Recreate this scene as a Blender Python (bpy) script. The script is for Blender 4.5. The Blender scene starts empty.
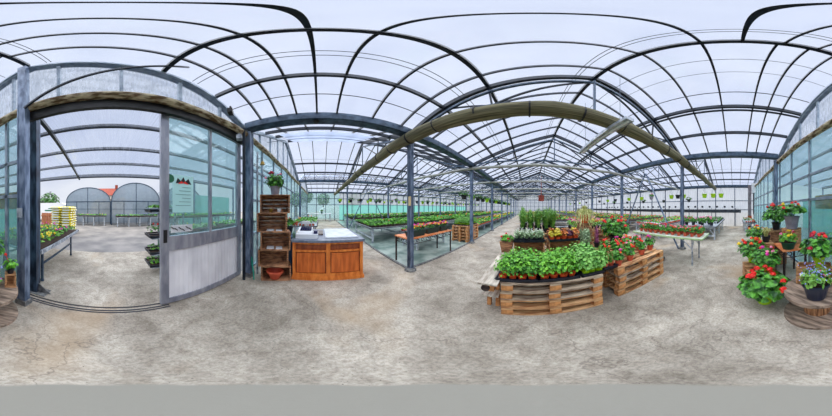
import bpy, math, random
from mathutils import Vector, Matrix
R = math.radians
C = bpy.context.scene.collection
rnd = random.Random(7)
CAM = Vector((0, 0, 1.5))
PXY = 528.0                                     # heading of +Y in the panorama

def P(x, y, z=0.0):
    """floor (or height z) point seen at a panorama position"""
    A = R((x-PXY)*360/832); e = R((y-208)*180/416)
    d = (1.5-z)/math.tan(e)
    return (d*math.sin(A), d*math.cos(A), z)

def PD(x, d, z=0.0):
    A = R((x-PXY)*360/832)
    return (d*math.sin(A), d*math.cos(A), z)

# ------------------------------------------------------------ materials
def lin(c):
    return tuple(((v/255)/12.92 if v/255 <= .04045 else ((v/255+.055)/1.055)**2.4) for v in c)+(1.0,)

MATS = {}
def mat(name, c1, c2=None, scale=6, rough=.6, metal=0, stretch=(1, 1, 1), detail=3, bump=0, spec=.5, contrast=None, coord='Object'):
    if name in MATS: return MATS[name]
    m = bpy.data.materials.new(name); m.use_nodes = True
    nt = m.node_tree; b = nt.nodes['Principled BSDF']
    b.inputs['Roughness'].default_value = rough; b.inputs['Metallic'].default_value = metal
    b.inputs['Specular IOR Level'].default_value = spec
    if c2 is None:
        b.inputs['Base Color'].default_value = lin(c1)
    else:
        tc = nt.nodes.new('ShaderNodeTexCoord'); mp = nt.nodes.new('ShaderNodeMapping')
        mp.inputs['Scale'].default_value = stretch
        no = nt.nodes.new('ShaderNodeTexNoise'); no.inputs['Scale'].default_value = scale; no.inputs['Detail'].default_value = detail
        rp = nt.nodes.new('ShaderNodeValToRGB')
        lo, hi = contrast or (.36, .64)
        rp.color_ramp.elements[0].position = lo; rp.color_ramp.elements[0].color = lin(c1)
        rp.color_ramp.elements[1].position = hi; rp.color_ramp.elements[1].color = lin(c2)
        nt.links.new(tc.outputs[coord], mp.inputs[0]); nt.links.new(mp.outputs[0], no.inputs['Vector'])
        nt.links.new(no.outputs['Fac'], rp.inputs[0]); nt.links.new(rp.outputs[0], b.inputs['Base Color'])
        if bump:
            bp = nt.nodes.new('ShaderNodeBump'); bp.inputs['Strength'].default_value = bump; bp.inputs['Distance'].default_value = .02
            nt.links.new(no.outputs['Fac'], bp.inputs['Height']); nt.links.new(bp.outputs[0], b.inputs['Normal'])
    MATS[name] = m
    return m

def sheet(name, tint, trans=.7, body=(235, 238, 245), noise=0, gloss=.06, scale=3, stretch=(1, 1, 1), tr_mix=None):
    """glass or film: see-through share, a milky body, a thin reflection"""
    if name in MATS: return MATS[name]
    m = bpy.data.materials.new(name); m.use_nodes = True
    nt = m.node_tree; N = nt.nodes; L = nt.links
    for n in list(N): N.remove(n)
    out = N.new('ShaderNodeOutputMaterial')
    t = N.new('ShaderNodeBsdfTransparent'); t.inputs[0].default_value = lin(tint)
    tl = N.new('ShaderNodeBsdfTranslucent'); tl.inputs[0].default_value = lin(body)
    df = N.new('ShaderNodeBsdfDiffuse'); df.inputs[0].default_value = lin(body)
    md = N.new('ShaderNodeMixShader'); md.inputs[0].default_value = .3
    L.new(tl.outputs[0], md.inputs[1]); L.new(df.outputs[0], md.inputs[2])
    mx = N.new('ShaderNodeMixShader'); mx.inputs[0].default_value = trans
    L.new(md.outputs[0], mx.inputs[1]); L.new(t.outputs[0], mx.inputs[2])
    if noise:
        tc = N.new('ShaderNodeTexCoord'); mp = N.new('ShaderNodeMapping'); mp.inputs['Scale'].default_value = stretch
        no = N.new('ShaderNodeTexNoise'); no.inputs['Scale'].default_value = scale; no.inputs['Detail'].default_value = 5
        mr = N.new('ShaderNodeMapRange'); mr.inputs[1].default_value = .3; mr.inputs[2].default_value = .7
        mr.inputs[3].default_value = trans-noise; mr.inputs[4].default_value = min(1, trans+noise)
        L.new(tc.outputs['Object'], mp.inputs[0]); L.new(mp.outputs[0], no.inputs['Vector']); L.new(no.outputs['Fac'], mr.inputs[0]); L.new(mr.outputs[0], mx.inputs[0])
    gl = N.new('ShaderNodeBsdfGlossy'); gl.inputs['Roughness'].default_value = .08
    mg = N.new('ShaderNodeMixShader'); mg.inputs[0].default_value = gloss
    L.new(mx.outputs[0], mg.inputs[1]); L.new(gl.outputs[0], mg.inputs[2]); L.new(mg.outputs[0], out.inputs[0])
    MATS[name] = m
    return m

M_steel = mat('steel_blue', (36, 54, 74), (70, 90, 112), 9, .5, .35)
M_wframe = mat('wall_frame', (112, 128, 146), (150, 164, 178), 9, .5, .3)
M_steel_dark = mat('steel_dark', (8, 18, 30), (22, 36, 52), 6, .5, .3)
M_post = mat('post_galvanised', (66, 84, 110), (128, 144, 168), 14, .5, .35, stretch=(1, 1, .3))
M_galv = mat('galvanised', (120, 130, 142), (190, 196, 205), 12, .45, .4)
M_frame = mat('door_frame', (128, 132, 146), (168, 170, 180), 10, .5, .35, stretch=(1, 1, .3))
M_black = mat('black_rubber', (18, 18, 22), rough=.6)
M_lintel = mat('lintel_black', (14, 16, 20), (34, 36, 40), 8, .6)
M_wood = mat('pallet_wood', (150, 100, 60), (224, 178, 128), 9, .75, stretch=(.5, 3, 3))
M_woodg = mat('pallet_wood_grey', (120, 96, 78), (206, 186, 160), 9, .8, stretch=(.5, 3, 3))
M_woodb = mat('pallet_block', (150, 96, 52), (214, 150, 92), 12, .8)
M_crate = mat('crate_wood_dark', (92, 60, 40), (186, 136, 98), 12, .8, stretch=(.6, .6, 3))
M_crate2 = mat('crate_wood_light', (150, 104, 66), (210, 160, 112), 12, .8, stretch=(.6, .6, 3))
M_board = mat('weathered_board', (150, 138, 124), (210, 200, 184), 8, .8, stretch=(3, .5, 3))
M_spool = mat('spool_wood', (92, 78, 66), (176, 154, 134), 7, .85, stretch=(.6, 3.5, 3), contrast=(.32, .68))
M_spoolcore = mat('spool_core_wood', (120, 78, 50), (190, 140, 96), 9, .8, stretch=(6, 6, .5))
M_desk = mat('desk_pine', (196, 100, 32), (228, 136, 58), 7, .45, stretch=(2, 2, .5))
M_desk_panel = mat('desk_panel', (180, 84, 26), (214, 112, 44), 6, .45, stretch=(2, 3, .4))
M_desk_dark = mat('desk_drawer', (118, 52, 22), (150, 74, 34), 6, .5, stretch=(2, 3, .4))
M_worktop = mat('worktop_grey', (88, 98, 116), (120, 128, 142), 12, .35)
M_white = mat('white_plastic', (226, 228, 232), rough=.4)
M_offwhite = mat('off_white', (196, 200, 206), (222, 224, 228), 5, .6)
M_navy = mat('navy_plastic', (24, 30, 78), rough=.4)
M_bluepanel = mat('blue_panel', (52, 86, 124), (68, 102, 140), 4, .5)
M_terra = mat('terracotta_plastic', (186, 74, 48), (212, 98, 66), 5, .6)
M_orange = mat('orange_pot', (220, 82, 36), rough=.5)
M_lime = mat('lime_pot', (158, 204, 20), rough=.4)
M_greypot = mat('grey_pot', (124, 120, 132), (150, 146, 158), 8, .7)
M_darkpot = mat('dark_pot', (22, 26, 34), rough=.5)
M_bluepot = mat('blue_black_pot', (22, 34, 58), rough=.35)
M_greenpot = mat('bottle_green_pot', (14, 72, 54), rough=.4)
M_planter = mat('planter_green', (12, 50, 46), rough=.45)
M_tray = mat('tray_black', (20, 26, 42), rough=.45)
M_soil = mat('soil', (40, 26, 18), (70, 48, 34), 30, .95)
M_leaf = mat('leaf_geranium', (18, 74, 14), (96, 172, 52), 14, .5, detail=2)
M_leaf2 = mat('leaf_bright', (36, 112, 16), (128, 200, 52), 14, .5, detail=2)
M_leaf3 = mat('leaf_dark', (12, 56, 16), (66, 132, 44), 14, .5, detail=2)
M_leafmint = mat('leaf_mint', (74, 140, 48), (140, 198, 92), 14, .5, detail=2)
M_silver = mat('leaf_silver', (104, 136, 92), (178, 200, 158), 18, .6, detail=2)
M_grass = mat('leaf_grass', (60, 122, 36), (132, 182, 74), 14, .5, detail=2)
M_spider = mat('leaf_spider', (150, 160, 74), (224, 220, 150), 16, .5, detail=2)
M_purpleleaf = mat('leaf_purple', (66, 20, 44), (112, 40, 70), 14, .5)
M_yellowleaf = mat('leaf_yellow', (170, 150, 30), (222, 206, 60), 16, .5)
M_bronze = mat('leaf_bronze', (176, 84, 36), (216, 140, 60), 16, .5)
M_red = mat('petal_red', (226, 22, 22), (246, 54, 40), 30, .5)
M_dkred = mat('petal_crimson', (176, 16, 44), (208, 36, 70), 30, .5)
M_orng = mat('petal_orange', (246, 84, 32), (250, 118, 52), 30, .5)
M_pink = mat('petal_pink', (240, 120, 160), (250, 164, 192), 30, .5)
M_mag = mat('petal_magenta', (222, 38, 160), (240, 80, 186), 30, .5)
M_yel = mat('petal_yellow', (242, 206, 24), (250, 226, 70), 30, .5)
M_wht = mat('petal_white', (236, 236, 232), rough=.6)
M_lav = mat('petal_lavender', (130, 140, 220), (170, 176, 236), 30, .5)
M_teal = sheet('teal_netting', (196, 236, 232), .5, (172, 222, 216), gloss=.02)
M_roofglass = sheet('roof_glass', (246, 249, 255), .95, (238, 242, 252), noise=.015, gloss=.03, scale=2.2)
M_gableglass = sheet('gable_glass', (222, 230, 240), .76, (130, 138, 150), noise=.2, gloss=.04, scale=5, stretch=(6, 1, 1))
M_net = sheet('pale_netting', (206, 232, 230), .6, (150, 196, 190), gloss=.02)
M_glass = sheet('clear_glass', (222, 238, 238), .9, (200, 226, 226), gloss=.07)
M_glass_teal = sheet('teal_tinted_glass', (212, 236, 238), .8, (176, 208, 208), noise=.14, gloss=.06, scale=2)
M_canopy = sheet('canopy_sheet', (236, 240, 248), .88, (180, 186, 198), noise=.08, gloss=.03, scale=6, stretch=(8, .2, 1))
M_poly = sheet('polythene', (196, 206, 216), .22, (168, 178, 188), noise=.12, gloss=.05, scale=2)
M_wallsheet = sheet('wall_sheet', (228, 232, 236), .55, (206, 210, 214), noise=.12, gloss=.03, scale=4, stretch=(1, 5, .3))
M_shade = sheet('shade_sheet', (206, 214, 230), .3, (226, 232, 244), gloss=.03)
M_roll = mat('rolled_cloth', (62, 60, 44), (132, 126, 96), 6, .9, stretch=(.12, 9, 9), bump=.4, contrast=(.3, .7))
M_roll2 = mat('rolled_cloth_pale', (120, 124, 122), (176, 178, 172), 6, .9, stretch=(.2, 7, 7))
M_roll3 = mat('rolled_cloth_brown', (92, 72, 48), (196, 184, 156), 5, .9, stretch=(1.5, 4, 4), bump=.5, contrast=(.4, .62))
M_rust = mat('rusty_iron', (36, 28, 30), (78, 60, 56), 18, .7, .3)
M_tile = mat('terracotta_tabletop', (214, 112, 54), (236, 160, 110), 8, .55)
M_membrane = mat('ground_membrane', (92, 116, 108), (164, 178, 168), 2.2, .35, detail=6)
M_kerb = mat('kerb', (76, 78, 80), (128, 128, 126), 14, .8)
M_ribbed = mat('ribbed_panel', (212, 212, 218), (240, 240, 244), 4, .6, stretch=(1, 1, .3))
M_bench = mat('bench_metal', (150, 160, 172), (206, 212, 218), 8, .5, .25)
M_bag = mat('fertiliser_bag', (226, 206, 34), (240, 226, 70), 3, .45)
M_bagw = mat('bag_band_white', (232, 236, 228), rough=.5)
M_tiler = mat('clay_roof', (120, 44, 30), (150, 66, 46), 3, .8)
M_render = mat('cream_render', (212, 200, 184), rough=.9)
M_bark = mat('bark', (70, 52, 38), (104, 84, 64), 8, .9)
M_hose = mat('teal_hose', (24, 140, 120), rough=.4)
M_brass = mat('brass', (150, 122, 56), rough=.35, metal=.7)
M_tan = mat('tan_label', (206, 184, 140), rough=.7)
M_black2 = mat('dark_pipe', (24, 30, 40), (44, 50, 60), 6, .6)
M_pinkband = mat('pink_flower_strip', (214, 150, 160), (228, 196, 198), 6, .8)
M_vanred = mat('brown_fence', (170, 100, 66), (200, 130, 90), 5, .8)

def floor_mat():
    m = bpy.data.materials.new('concrete_floor'); m.use_nodes = True
    nt = m.node_tree; N = nt.nodes; L = nt.links; b = N['Principled BSDF']
    b.inputs['Roughness'].default_value = .8
    tc = N.new('ShaderNodeTexCoord')
    def noise(s, d, r=.6, dist=0):
        n = N.new('ShaderNodeTexNoise'); n.inputs['Scale'].default_value = s; n.inputs['Detail'].default_value = d
        n.inputs['Roughness'].default_value = r; n.inputs['Distortion'].default_value = dist
        L.new(tc.outputs['Object'], n.inputs['Vector']); return n
    def ramp(src, a, ca, z, cz):
        r = N.new('ShaderNodeValToRGB'); r.color_ramp.elements[0].position = a; r.color_ramp.elements[0].color = ca
        r.color_ramp.elements[1].position = z; r.color_ramp.elements[1].color = cz
        L.new(src, r.inputs[0]); return r
    def mix(kind, f, a, c):
        x = N.new('ShaderNodeMix'); x.data_type = 'RGBA'; x.blend_type = kind
        if isinstance(f, float): x.inputs[0].default_value = f
        else: L.new(f, x.inputs[0])
        L.new(a, x.inputs[6])
        if isinstance(c, tuple): x.inputs[7].default_value = c
        else: L.new(c, x.inputs[7])
        return x.outputs[2]
    base = ramp(noise(1.1, 6, .62, .3).outputs['Fac'], .34, lin((140, 131, 117)), .66, lin((206, 197, 181))).outputs[0]
    grit = ramp(noise(38, 4, .75).outputs['Fac'], .36, lin((84, 76, 66)), .6, lin((255, 255, 255))).outputs[0]
    col = mix('MULTIPLY', .4, base, grit)
    mid = ramp(noise(7, 5, .7, .6).outputs['Fac'], .36, lin((150, 138, 124)), .56, lin((255, 255, 255))).outputs[0]
    col = mix('MULTIPLY', .38, col, mid)
    st = ramp(noise(.55, 3, .55, .4).outputs['Fac'], .56, (0, 0, 0, 1), .7, (.6, .6, .6, 1)).outputs[0]
    col = mix('MIX', st, col, lin((172, 146, 112)))
    pit = ramp(noise(90, 2, .6).outputs['Fac'], .28, (1, 1, 1, 1), .34, (0, 0, 0, 1)).outputs[0]
    col = mix('MIX', pit, col, lin((58, 50, 44)))
    # hairline cracks
    v = N.new('ShaderNodeTexVoronoi'); v.feature = 'DISTANCE_TO_EDGE'; v.inputs['Scale'].default_value = .42
    wn = noise(2.2, 4, .6); ad = N.new('ShaderNodeVectorMath'); ad.operation = 'MULTIPLY_ADD'
    ad.inputs[1].default_value = (.7, .7, .7); L.new(wn.outputs['Color'], ad.inputs[0]); L.new(tc.outputs['Object'], ad.inputs[2]); L.new(ad.outputs[0], v.inputs['Vector'])
    ck = ramp(v.outputs['Distance'], .0, (.55, .55, .55, 1), .0035, (0, 0, 0, 1)).outputs[0]
    col = mix('MIX', ck, col, lin((96, 86, 76)))
    # nadir blur below the camera painted as a round grey patch, wavy rim
    wv = noise(5, 2, .5); ln = N.new('ShaderNodeVectorMath'); ln.operation = 'LENGTH'; L.new(tc.outputs['Object'], ln.inputs[0])
    sm = N.new('ShaderNodeMath'); sm.operation = 'MULTIPLY_ADD'; sm.inputs[1].default_value = .08; L.new(wv.outputs['Fac'], sm.inputs[0]); L.new(ln.outputs['Value'], sm.inputs[2])
    pr = ramp(sm.outputs[0], .385, (1, 1, 1, 1), .41, (0, 0, 0, 1)).outputs[0]
    col = mix('MIX', pr, col, lin((144, 141, 130)))
    L.new(col, b.inputs['Base Color'])
    bp = N.new('ShaderNodeBump'); bp.inputs['Strength'].default_value = .3; bp.inputs['Distance'].default_value = .01
    L.new(noise(30, 4, .7).outputs['Fac'], bp.inputs['Height']); L.new(bp.outputs[0], b.inputs['Normal'])
    return m
M_floor = floor_mat()
M_asphalt = mat('asphalt', (104, 102, 102), (138, 134, 130), 1.2, .85, detail=6)

# ------------------------------------------------------------ mesh builder
class MB:
    def __init__(s): s.v = []; s.f = []; s.m = []
    def add(s, vs, fs, m=0):
        o = len(s.v); s.v += [tuple(v) for v in vs]
        for f in fs: s.f.append(tuple(i+o for i in f)); s.m.append(m)
        return s
    def box(s, c, d, m=0, rz=0, taper=1.0):
        cx, cy, cz = c; x, y, z = d[0]/2, d[1]/2, d[2]/2
        ca, sa = math.cos(rz), math.sin(rz); vs = []
        for k, t in ((-1, taper), (1, 1.0)):
            for i, j in ((-1, -1), (1, -1), (1, 1), (-1, 1)):
                a, b = i*x*t, j*y*t
                vs.append((cx+a*ca-b*sa, cy+a*sa+b*ca, cz+k*z))
        return s.add(vs, [(3, 2, 1, 0), (4, 5, 6, 7), (0, 1, 5, 4), (1, 2, 6, 5), (2, 3, 7, 6), (3, 0, 4, 7)], m)
    def bb(s, a, b, m=0):
        return s.box([(a[i]+b[i])/2 for i in range(3)], [abs(b[i]-a[i]) for i in range(3)], m)
    def bar(s, p, q, w, h=None, m=0):
        h = h or w; p = Vector(p); q = Vector(q); d = (q-p)
        if d.length < 1e-6: return s
        d.normalize(); up = Vector((0, 0, 1)) if abs(d.z) < .95 else Vector((0, 1, 0))
        sd = d.cross(up).normalized(); up = sd.cross(d).normalized()
        vs = []
        for o in (p, q):
            for i, j in ((-1, -1), (1, -1), (1, 1), (-1, 1)): vs.append(o+sd*(i*w/2)+up*(j*h/2))
        return s.add(vs, [(0, 1, 2, 3), (7, 6, 5, 4), (0, 4, 5, 1), (1, 5, 6, 2), (2, 6, 7, 3), (3, 7, 4, 0)], m)
    def tube(s, pts, r, n=8, m=0, cap=True):
        pts = [Vector(p) for p in pts]; vs = []; fs = []
        for k, p in enumerate(pts):
            d = (pts[min(k+1, len(pts)-1)]-pts[max(k-1, 0)]).normalized()
            up = Vector((0, 0, 1)) if abs(d.z) < .95 else Vector((0, 1, 0))
            a = d.cross(up).normalized(); b = a.cross(d)
            rr = r[k] if isinstance(r, (list, tuple)) else r
            for i in range(n):
                t = 2*math.pi*i/n; vs.append(p+a*(rr*math.cos(t))+b*(rr*math.sin(t)))
        for k in range(len(pts)-1):
            for i in range(n):
                j = (i+1) % n; fs.append((k*n+i, k*n+j, (k+1)*n+j, (k+1)*n+i))
        if cap: fs.append(tuple(range(n))[::-1]); fs.append(tuple((len(pts)-1)*n+i for i in range(n)))
        return s.add(vs, fs, m)
    def lathe(s, prof, c=(0, 0, 0), n=20, m=0, sx=1, sy=1):
        vs = []; fs = []
        for r, z in prof:
            for i in range(n):
                t = 2*math.pi*i/n; vs.append((c[0]+r*sx*math.cos(t), c[1]+r*sy*math.sin(t), c[2]+z))
        for k in range(len(prof)-1):
            for i in range(n):
                j = (i+1) % n; fs.append((k*n+i, k*n+j, (k+1)*n+j, (k+1)*n+i))
        if prof[0][0] > 1e-4: fs.append(tuple(range(n))[::-1])
        if prof[-1][0] > 1e-4: fs.append(tuple((len(prof)-1)*n+i for i in range(n)))
        return s.add(vs, fs, m)
    def leaf(s, p, nrm, size, m=0, n=6, long=1.0, cup=.25):
        nrm = Vector(nrm).normalized(); up = Vector((0, 0, 1)) if abs(nrm.z) < .9 else Vector((1, 0, 0))
        a = nrm.cross(up).normalized(); b = a.cross(nrm)
        t0 = rnd.random()*6.28; a, b = a*math.cos(t0)+b*math.sin(t0), b*math.cos(t0)-a*math.sin(t0)
        p = Vector(p); vs = [p-nrm*size*cup]
        for i in range(n):
            t = 2*math.pi*i/n; k = 1+.14*(-1)**i
            vs.append(p+a*(size*k*math.cos(t)*long)+b*(size*k*math.sin(t)))
        return s.add(vs, [(0, 1+i, 1+(i+1) % n) for i in range(n)], m)
    def blade(s, p, q, w, m=0, sag=.3, seg=3):
        p = Vector(p); q = Vector(q); d = q-p; hz = Vector((-d.y, d.x, 0))
        if hz.length < 1e-5: hz = Vector((1, 0, 0))
        hz.normalize(); vs = []
        for k in range(seg+1):
            t = k/seg; c = p+Vector((d.x*t**1.4, d.y*t**1.4, d.z*math.sin(t*math.pi/2*(1+sag))/math.sin(math.pi/2*(1+sag)) if sag < 1 else d.z*t))
            ww = w*(1-t*.85)
            vs += [c-hz*ww/2, c+hz*ww/2]
        return s.add(vs, [(2*k, 2*k+1, 2*k+3, 2*k+2) for k in range(seg)], m)
    def ball(s, c, r, m=0, n=7, k=4, jit=.0, sz=1):
        vs = [(c[0], c[1], c[2]-r*sz)]; fs = []
        for a in range(1, k):
            ph = math.pi*a/k
            for i in range(n):
                t = 2*math.pi*i/n; rr = r*(1+jit*(rnd.random()-.5))
                vs.append((c[0]+rr*math.sin(ph)*math.cos(t), c[1]+rr*math.sin(ph)*math.sin(t), c[2]-rr*sz*math.cos(ph)))
        vs.append((c[0], c[1], c[2]+r*sz)); last = len(vs)-1
        for i in range(n): fs.append((0, 1+(i+1) % n, 1+i))
        for a in range(k-2):
            for i in range(n):
                j = (i+1) % n; fs.append((1+a*n+i, 1+a*n+j, 1+(a+1)*n+j, 1+(a+1)*n+i))
        for i in range(n): fs.append((last, 1+(k-2)*n+i, 1+(k-2)*n+(i+1) % n))
        return s.add(vs, fs, m)
    def bloom(s, c, r, m=0, n=14):
        s.ball(c, r*.72, m, 6, 4, .3, .8)
        for _ in range(n):
            u = rnd.uniform(-.3, 1); t = rnd.random()*6.28; q = math.sqrt(1-min(1, u*u))
            d = Vector((q*math.cos(t), q*math.sin(t), u*.8))
            s.leaf(Vector(c)+d*r*.8, d+Vector((0, 0, .2)), r*.42, m, 5, 1, .1)
        return s
    def foliage(s, c, rx, ry, rz, n, size, m=0, low=-.5, long=1.0, inner=.45, sides=6, mats=None):
        for _ in range(n):
            u = rnd.uniform(low, 1); t = rnd.random()*6.28; q = math.sqrt(max(0, 1-u*u)); k = rnd.uniform(inner, 1)**.6
            d = Vector((q*math.cos(t), q*math.sin(t), u))
            nn = Vector((d.x, d.y, d.z+.6))+Vector((rnd.uniform(-.5, .5), rnd.uniform(-.5, .5), rnd.uniform(-.2, .5)))
            s.leaf((c[0]+d.x*rx*k, c[1]+d.y*ry*k, c[2]+d.z*rz*k), nn, size*rnd.uniform(.7, 1.2), rnd.choice(mats) if mats else m, sides, long)
        return s
    def build(s, name, mats, parent=None, loc=(0, 0, 0), rz=0, smooth=False):
        me = bpy.data.meshes.new(name); me.from_pydata(s.v, [], s.f)
        mats = mats if isinstance(mats, (list, tuple)) else [mats]
        for q in mats: me.materials.append(q)
        if len(mats) > 1: me.polygons.foreach_set('material_index', s.m)
        if smooth: me.polygons.foreach_set('use_smooth', [True]*len(s.f))
        me.update(); o = bpy.data.objects.new(name, me); C.objects.link(o); o.location = loc; o.rotation_euler = (0, 0, rz)
        if parent: o.parent = parent
        return o

def tag(o, label=None, cat=None, group=None, kind=None):
    if label: o['label'] = label
    if cat: o['category'] = cat
    if group: o['group'] = group
    if kind: o['kind'] = kind
    return o
def thing(name, label, cat, loc=(0, 0, 0), rz=0, group=None):
    o = bpy.data.objects.new(name, None); C.objects.link(o); o.location = loc; o.rotation_euler = (0, 0, rz); o.empty_display_size = .1
    return tag(o, label, cat, group)
def kids(o): return [c for c in C.objects if c.parent == o]
KC = {}
def tree(o):
    if o.name not in KC: KC[o.name] = [(c, tree(c)) for c in kids(o)]
    return KC[o.name]
def _cp(o, sub, parent):
    c = o.copy(); C.objects.link(c); c.parent = parent
    for ch, s2 in sub: _cp(ch, s2, c)
    return c
def dup(o, loc, rz=0, label=None, group=None, scale=None):
    c = _cp(o, tree(o), None); c.location = loc; c.rotation_euler = (0, 0, rz)
    if label: c['label'] = label
    if group: c['group'] = group
    if scale: c.scale = scale if isinstance(scale, tuple) else (scale,)*3
    return c
class Proto:
    """the first placing moves the built thing itself, later ones copy it"""
    def __init__(s, o): s.o = o; s.used = False
    def put(s, loc, rz=0, label=None, group=None, scale=None):
        if s.used: return dup(s.o, loc, rz, label, group, scale)
        s.used = True; tree(s.o); o = s.o; o.location = loc; o.rotation_euler = (0, 0, rz)
        if label: o['label'] = label
        if group: o['group'] = group
        if scale: o.scale = scale if isinstance(scale, tuple) else (scale,)*3
        return o
ORD = ['first', 'second', 'third', 'fourth', 'fifth', 'sixth', 'seventh', 'eighth', 'ninth', 'tenth', 'eleventh', 'twelfth', 'thirteenth', 'fourteenth', 'fifteenth', 'sixteenth', 'seventeenth', 'eighteenth', 'nineteenth', 'twentieth', 'twenty-first', 'twenty-second', 'twenty-third', 'twenty-fourth', 'twenty-fifth', 'twenty-sixth', 'twenty-seventh', 'twenty-eighth', 'twenty-ninth', 'thirtieth']

# ------------------------------------------------------------ layout constants
GX = [-15.6, -8.95, -2.3, 4.35, 11.0]           # gutter lines
ROWS = [1.87+3.2*k for k in range(10)]          # truss rows
YW, YF = -1.5, 30.7                             # entrance wall, far wall
ZE, ZR = 3.37, 4.69                             # eaves, ridge

# ------------------------------------------------------------ the setting
fl = MB(); fl.bb((-17, -1.62, -.1), (12, 32, 0)); o = fl.build('floor', M_floor); tag(o, kind='structure')
g = MB(); g.bb((-45, -70, -.12), (45, -1.62, -.004)); g.bb((-60, -1.62, -.12), (-17, 60, -.004)); g.bb((12, -1.62, -.12), (60, 60, -.004)); g.bb((-17, 32, -.12), (12, 60, -.004))
tag(g.build('ground', M_asphalt), kind='structure')
g = MB(); g.bb((-1.2, -4.3, -.01), (3.6, -1.62, .004)); tag(g.build('apron', M_floor), kind='structure')
for i, (x0, y0, x1, y1) in enumerate([(-8.9, 1.9, -2.42, 30.3), (-15.4, 1.9, -9.0, 30.3)]):
    g = MB(); g.bb((x0, y0, .001), (x1, y1, .006)); tag(g.build('ground_mat', M_membrane), kind='structure')
g = MB(); g.bb((-2.42, 2.0, .0), (-2.36, 30.3, .03)); g.bb((-15.3, 1.84, .0), (-2.42, 1.9, .03)); tag(g.build('trim_1', M_kerb), kind='structure')

def roofz_(x): return ZR-min(abs(x-(a+3.325)) for a in GX[:4])*.396-.02
# roof: sheets, glazing bars, purlins, gutters
roof = MB(); bars = MB(); pur = MB(); gut = MB()
for b in range(4):
    x0, x1 = GX[b], GX[b+1]; xm = (x0+x1)/2
    for xe, sg in ((x0, -1), (x1, 1)):
        vs = [(xe, YW, ZE+.06), (xm, YW, ZR+.06), (xm, YF, ZR+.06), (xe, YF, ZE+.06)]
        vs += [(v[0], v[1], v[2]+.012) for v in vs]
        roof.add(vs, [(0, 1, 2, 3), (7, 6, 5, 4), (0, 4, 5, 1), (1, 5, 6, 2), (2, 6, 7, 3), (3, 7, 4, 0)])
        if b == 2: ys = [-1.05, -.72, -.39, -.05, .28, .92, 1.55] if sg < 0 else [-.97, -.65, -.34, .28, .9, 1.53]
        else: ys = [-.97, -.33, .31, .95, 1.55]
        y = ROWS[0]
        while y < YF-.1: ys.append(y); y += .64
        for y in ys:
            w = .03 if (b == 2 and y < 4) else .028
            bars.bar((xe, y, ZE+.02), (xm, y, ZR+.02), w, .06)
        sl = (ZR-ZE)/(xm-x0)
        for off, w in ((1.6, .06), (2.42, .045)):
            xx = xm+sg*off; zz = ZR-off*sl-.02
            pur.bar((xx, YW+.1, zz), (xx, YF, zz), w, .09)
            if off == 1.6 and b == 2 and sg > 0: pur.bar((xx+.1*sg, YW+.1, zz-.05), (xx+.1*sg, YF, zz-.05), .03, .05)
    pur.bar((xm, YW+.1, ZR), (xm, YF, ZR), .07, .1)
for x in GX:
    gut.bar((x-.09, YW+.1, ZE-.02), (x-.09, YF, ZE-.02), .05, .16); gut.bar((x+.09, YW+.1, ZE-.02), (x+.09, YF, ZE-.02), .05, .16)
    gut.bar((x, YW+.1, ZE-.09), (x, YF, ZE-.09), .16, .03)
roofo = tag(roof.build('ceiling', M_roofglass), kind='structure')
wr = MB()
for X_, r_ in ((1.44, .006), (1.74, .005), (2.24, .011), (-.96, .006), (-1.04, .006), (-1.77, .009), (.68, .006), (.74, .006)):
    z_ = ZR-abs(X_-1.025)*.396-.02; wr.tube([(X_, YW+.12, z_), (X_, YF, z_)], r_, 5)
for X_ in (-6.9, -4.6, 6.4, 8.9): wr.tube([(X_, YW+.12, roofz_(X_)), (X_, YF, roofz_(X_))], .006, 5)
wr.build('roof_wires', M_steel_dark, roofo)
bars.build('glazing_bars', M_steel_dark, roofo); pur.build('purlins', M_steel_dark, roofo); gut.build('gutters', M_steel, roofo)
# hanging shade sheets under the roof of the bay beyond the desk
g = MB()
for (xa, xb, ya, yb) in ((-5.5, -3.4, -1.1, 1.5),):
    za = ZR-abs(xa+5.62)*.396-.1; zb = ZR-abs(xb+5.62)*.396-.1
    g.add([(xa, ya, za), (xb, ya, zb), (xb, yb, zb), (xa, yb, za)], [(0, 1, 2, 3)])
    g.add([(xa, ya, za+.01), (xb, ya, zb+.01), (xb, yb, zb+.01), (xa, yb, za+.01)], [(3, 2, 1, 0)])
tag(g.build('shade_sheet', M_shade), 'white shading sheet fixed under the roof beyond the wooden desk', 'sheet')

# entrance wall (Y = -1.5): frames and panes
w = MB(); gp = MB(); gt = MB()
def roofz(x):
    for b in range(4):
        if GX[b] <= x <= GX[b+1]: return ZR-abs(x-(GX[b]+GX[b+1])/2)*.396
    return ZE
for b in range(4):                                # sloping edge members
    x0, x1 = GX[b], GX[b+1]; xm = (x0+x1)/2
    for xe in (x0, x1):
        w.bar((xe, YW, ZE-.02), (xm, YW, ZR-.02), .1, .09); w.bar((xe, YW+.1, ZE-.1), (xm, YW+.1, ZR-.1), .04, .05)
w.bar((GX[0], YW, 3.22), (GX[4], YW, 3.22), .08, .05)
for k in range(-20, 16):
    x = .635-k*.74
    if -15.5 < x < 10.9: w.bar((x, YW, 3.2), (x, YW, roofz(x)-.05), .045, .045)
for z, x0, x1 in ((1.68, 1.15, 11), (2.22, 1.15, 11), (1.68, -15.6, -2.3), (2.4, -15.6, -2.3), (.08, 1.15, 11), (.08, -15.6, -2.3), (.9, -15.6, -2.3)):
    w.bar((x0, YW, z), (x1, YW, z), .05, .05)
xs = [1.52, 2.4, 3.35, 4.35, 5.2, 6.1, 7.0, 7.9, 8.8, 9.7, 10.4]+[-2.3-.9*k for k in range(1, 15)]
for x in xs: w.bar((x, YW, 0), (x, YW, 3.2), .05, .05)
wf = tag(w.build('wall_entrance', M_wframe), kind='structure')
g = MB(); 
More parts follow.
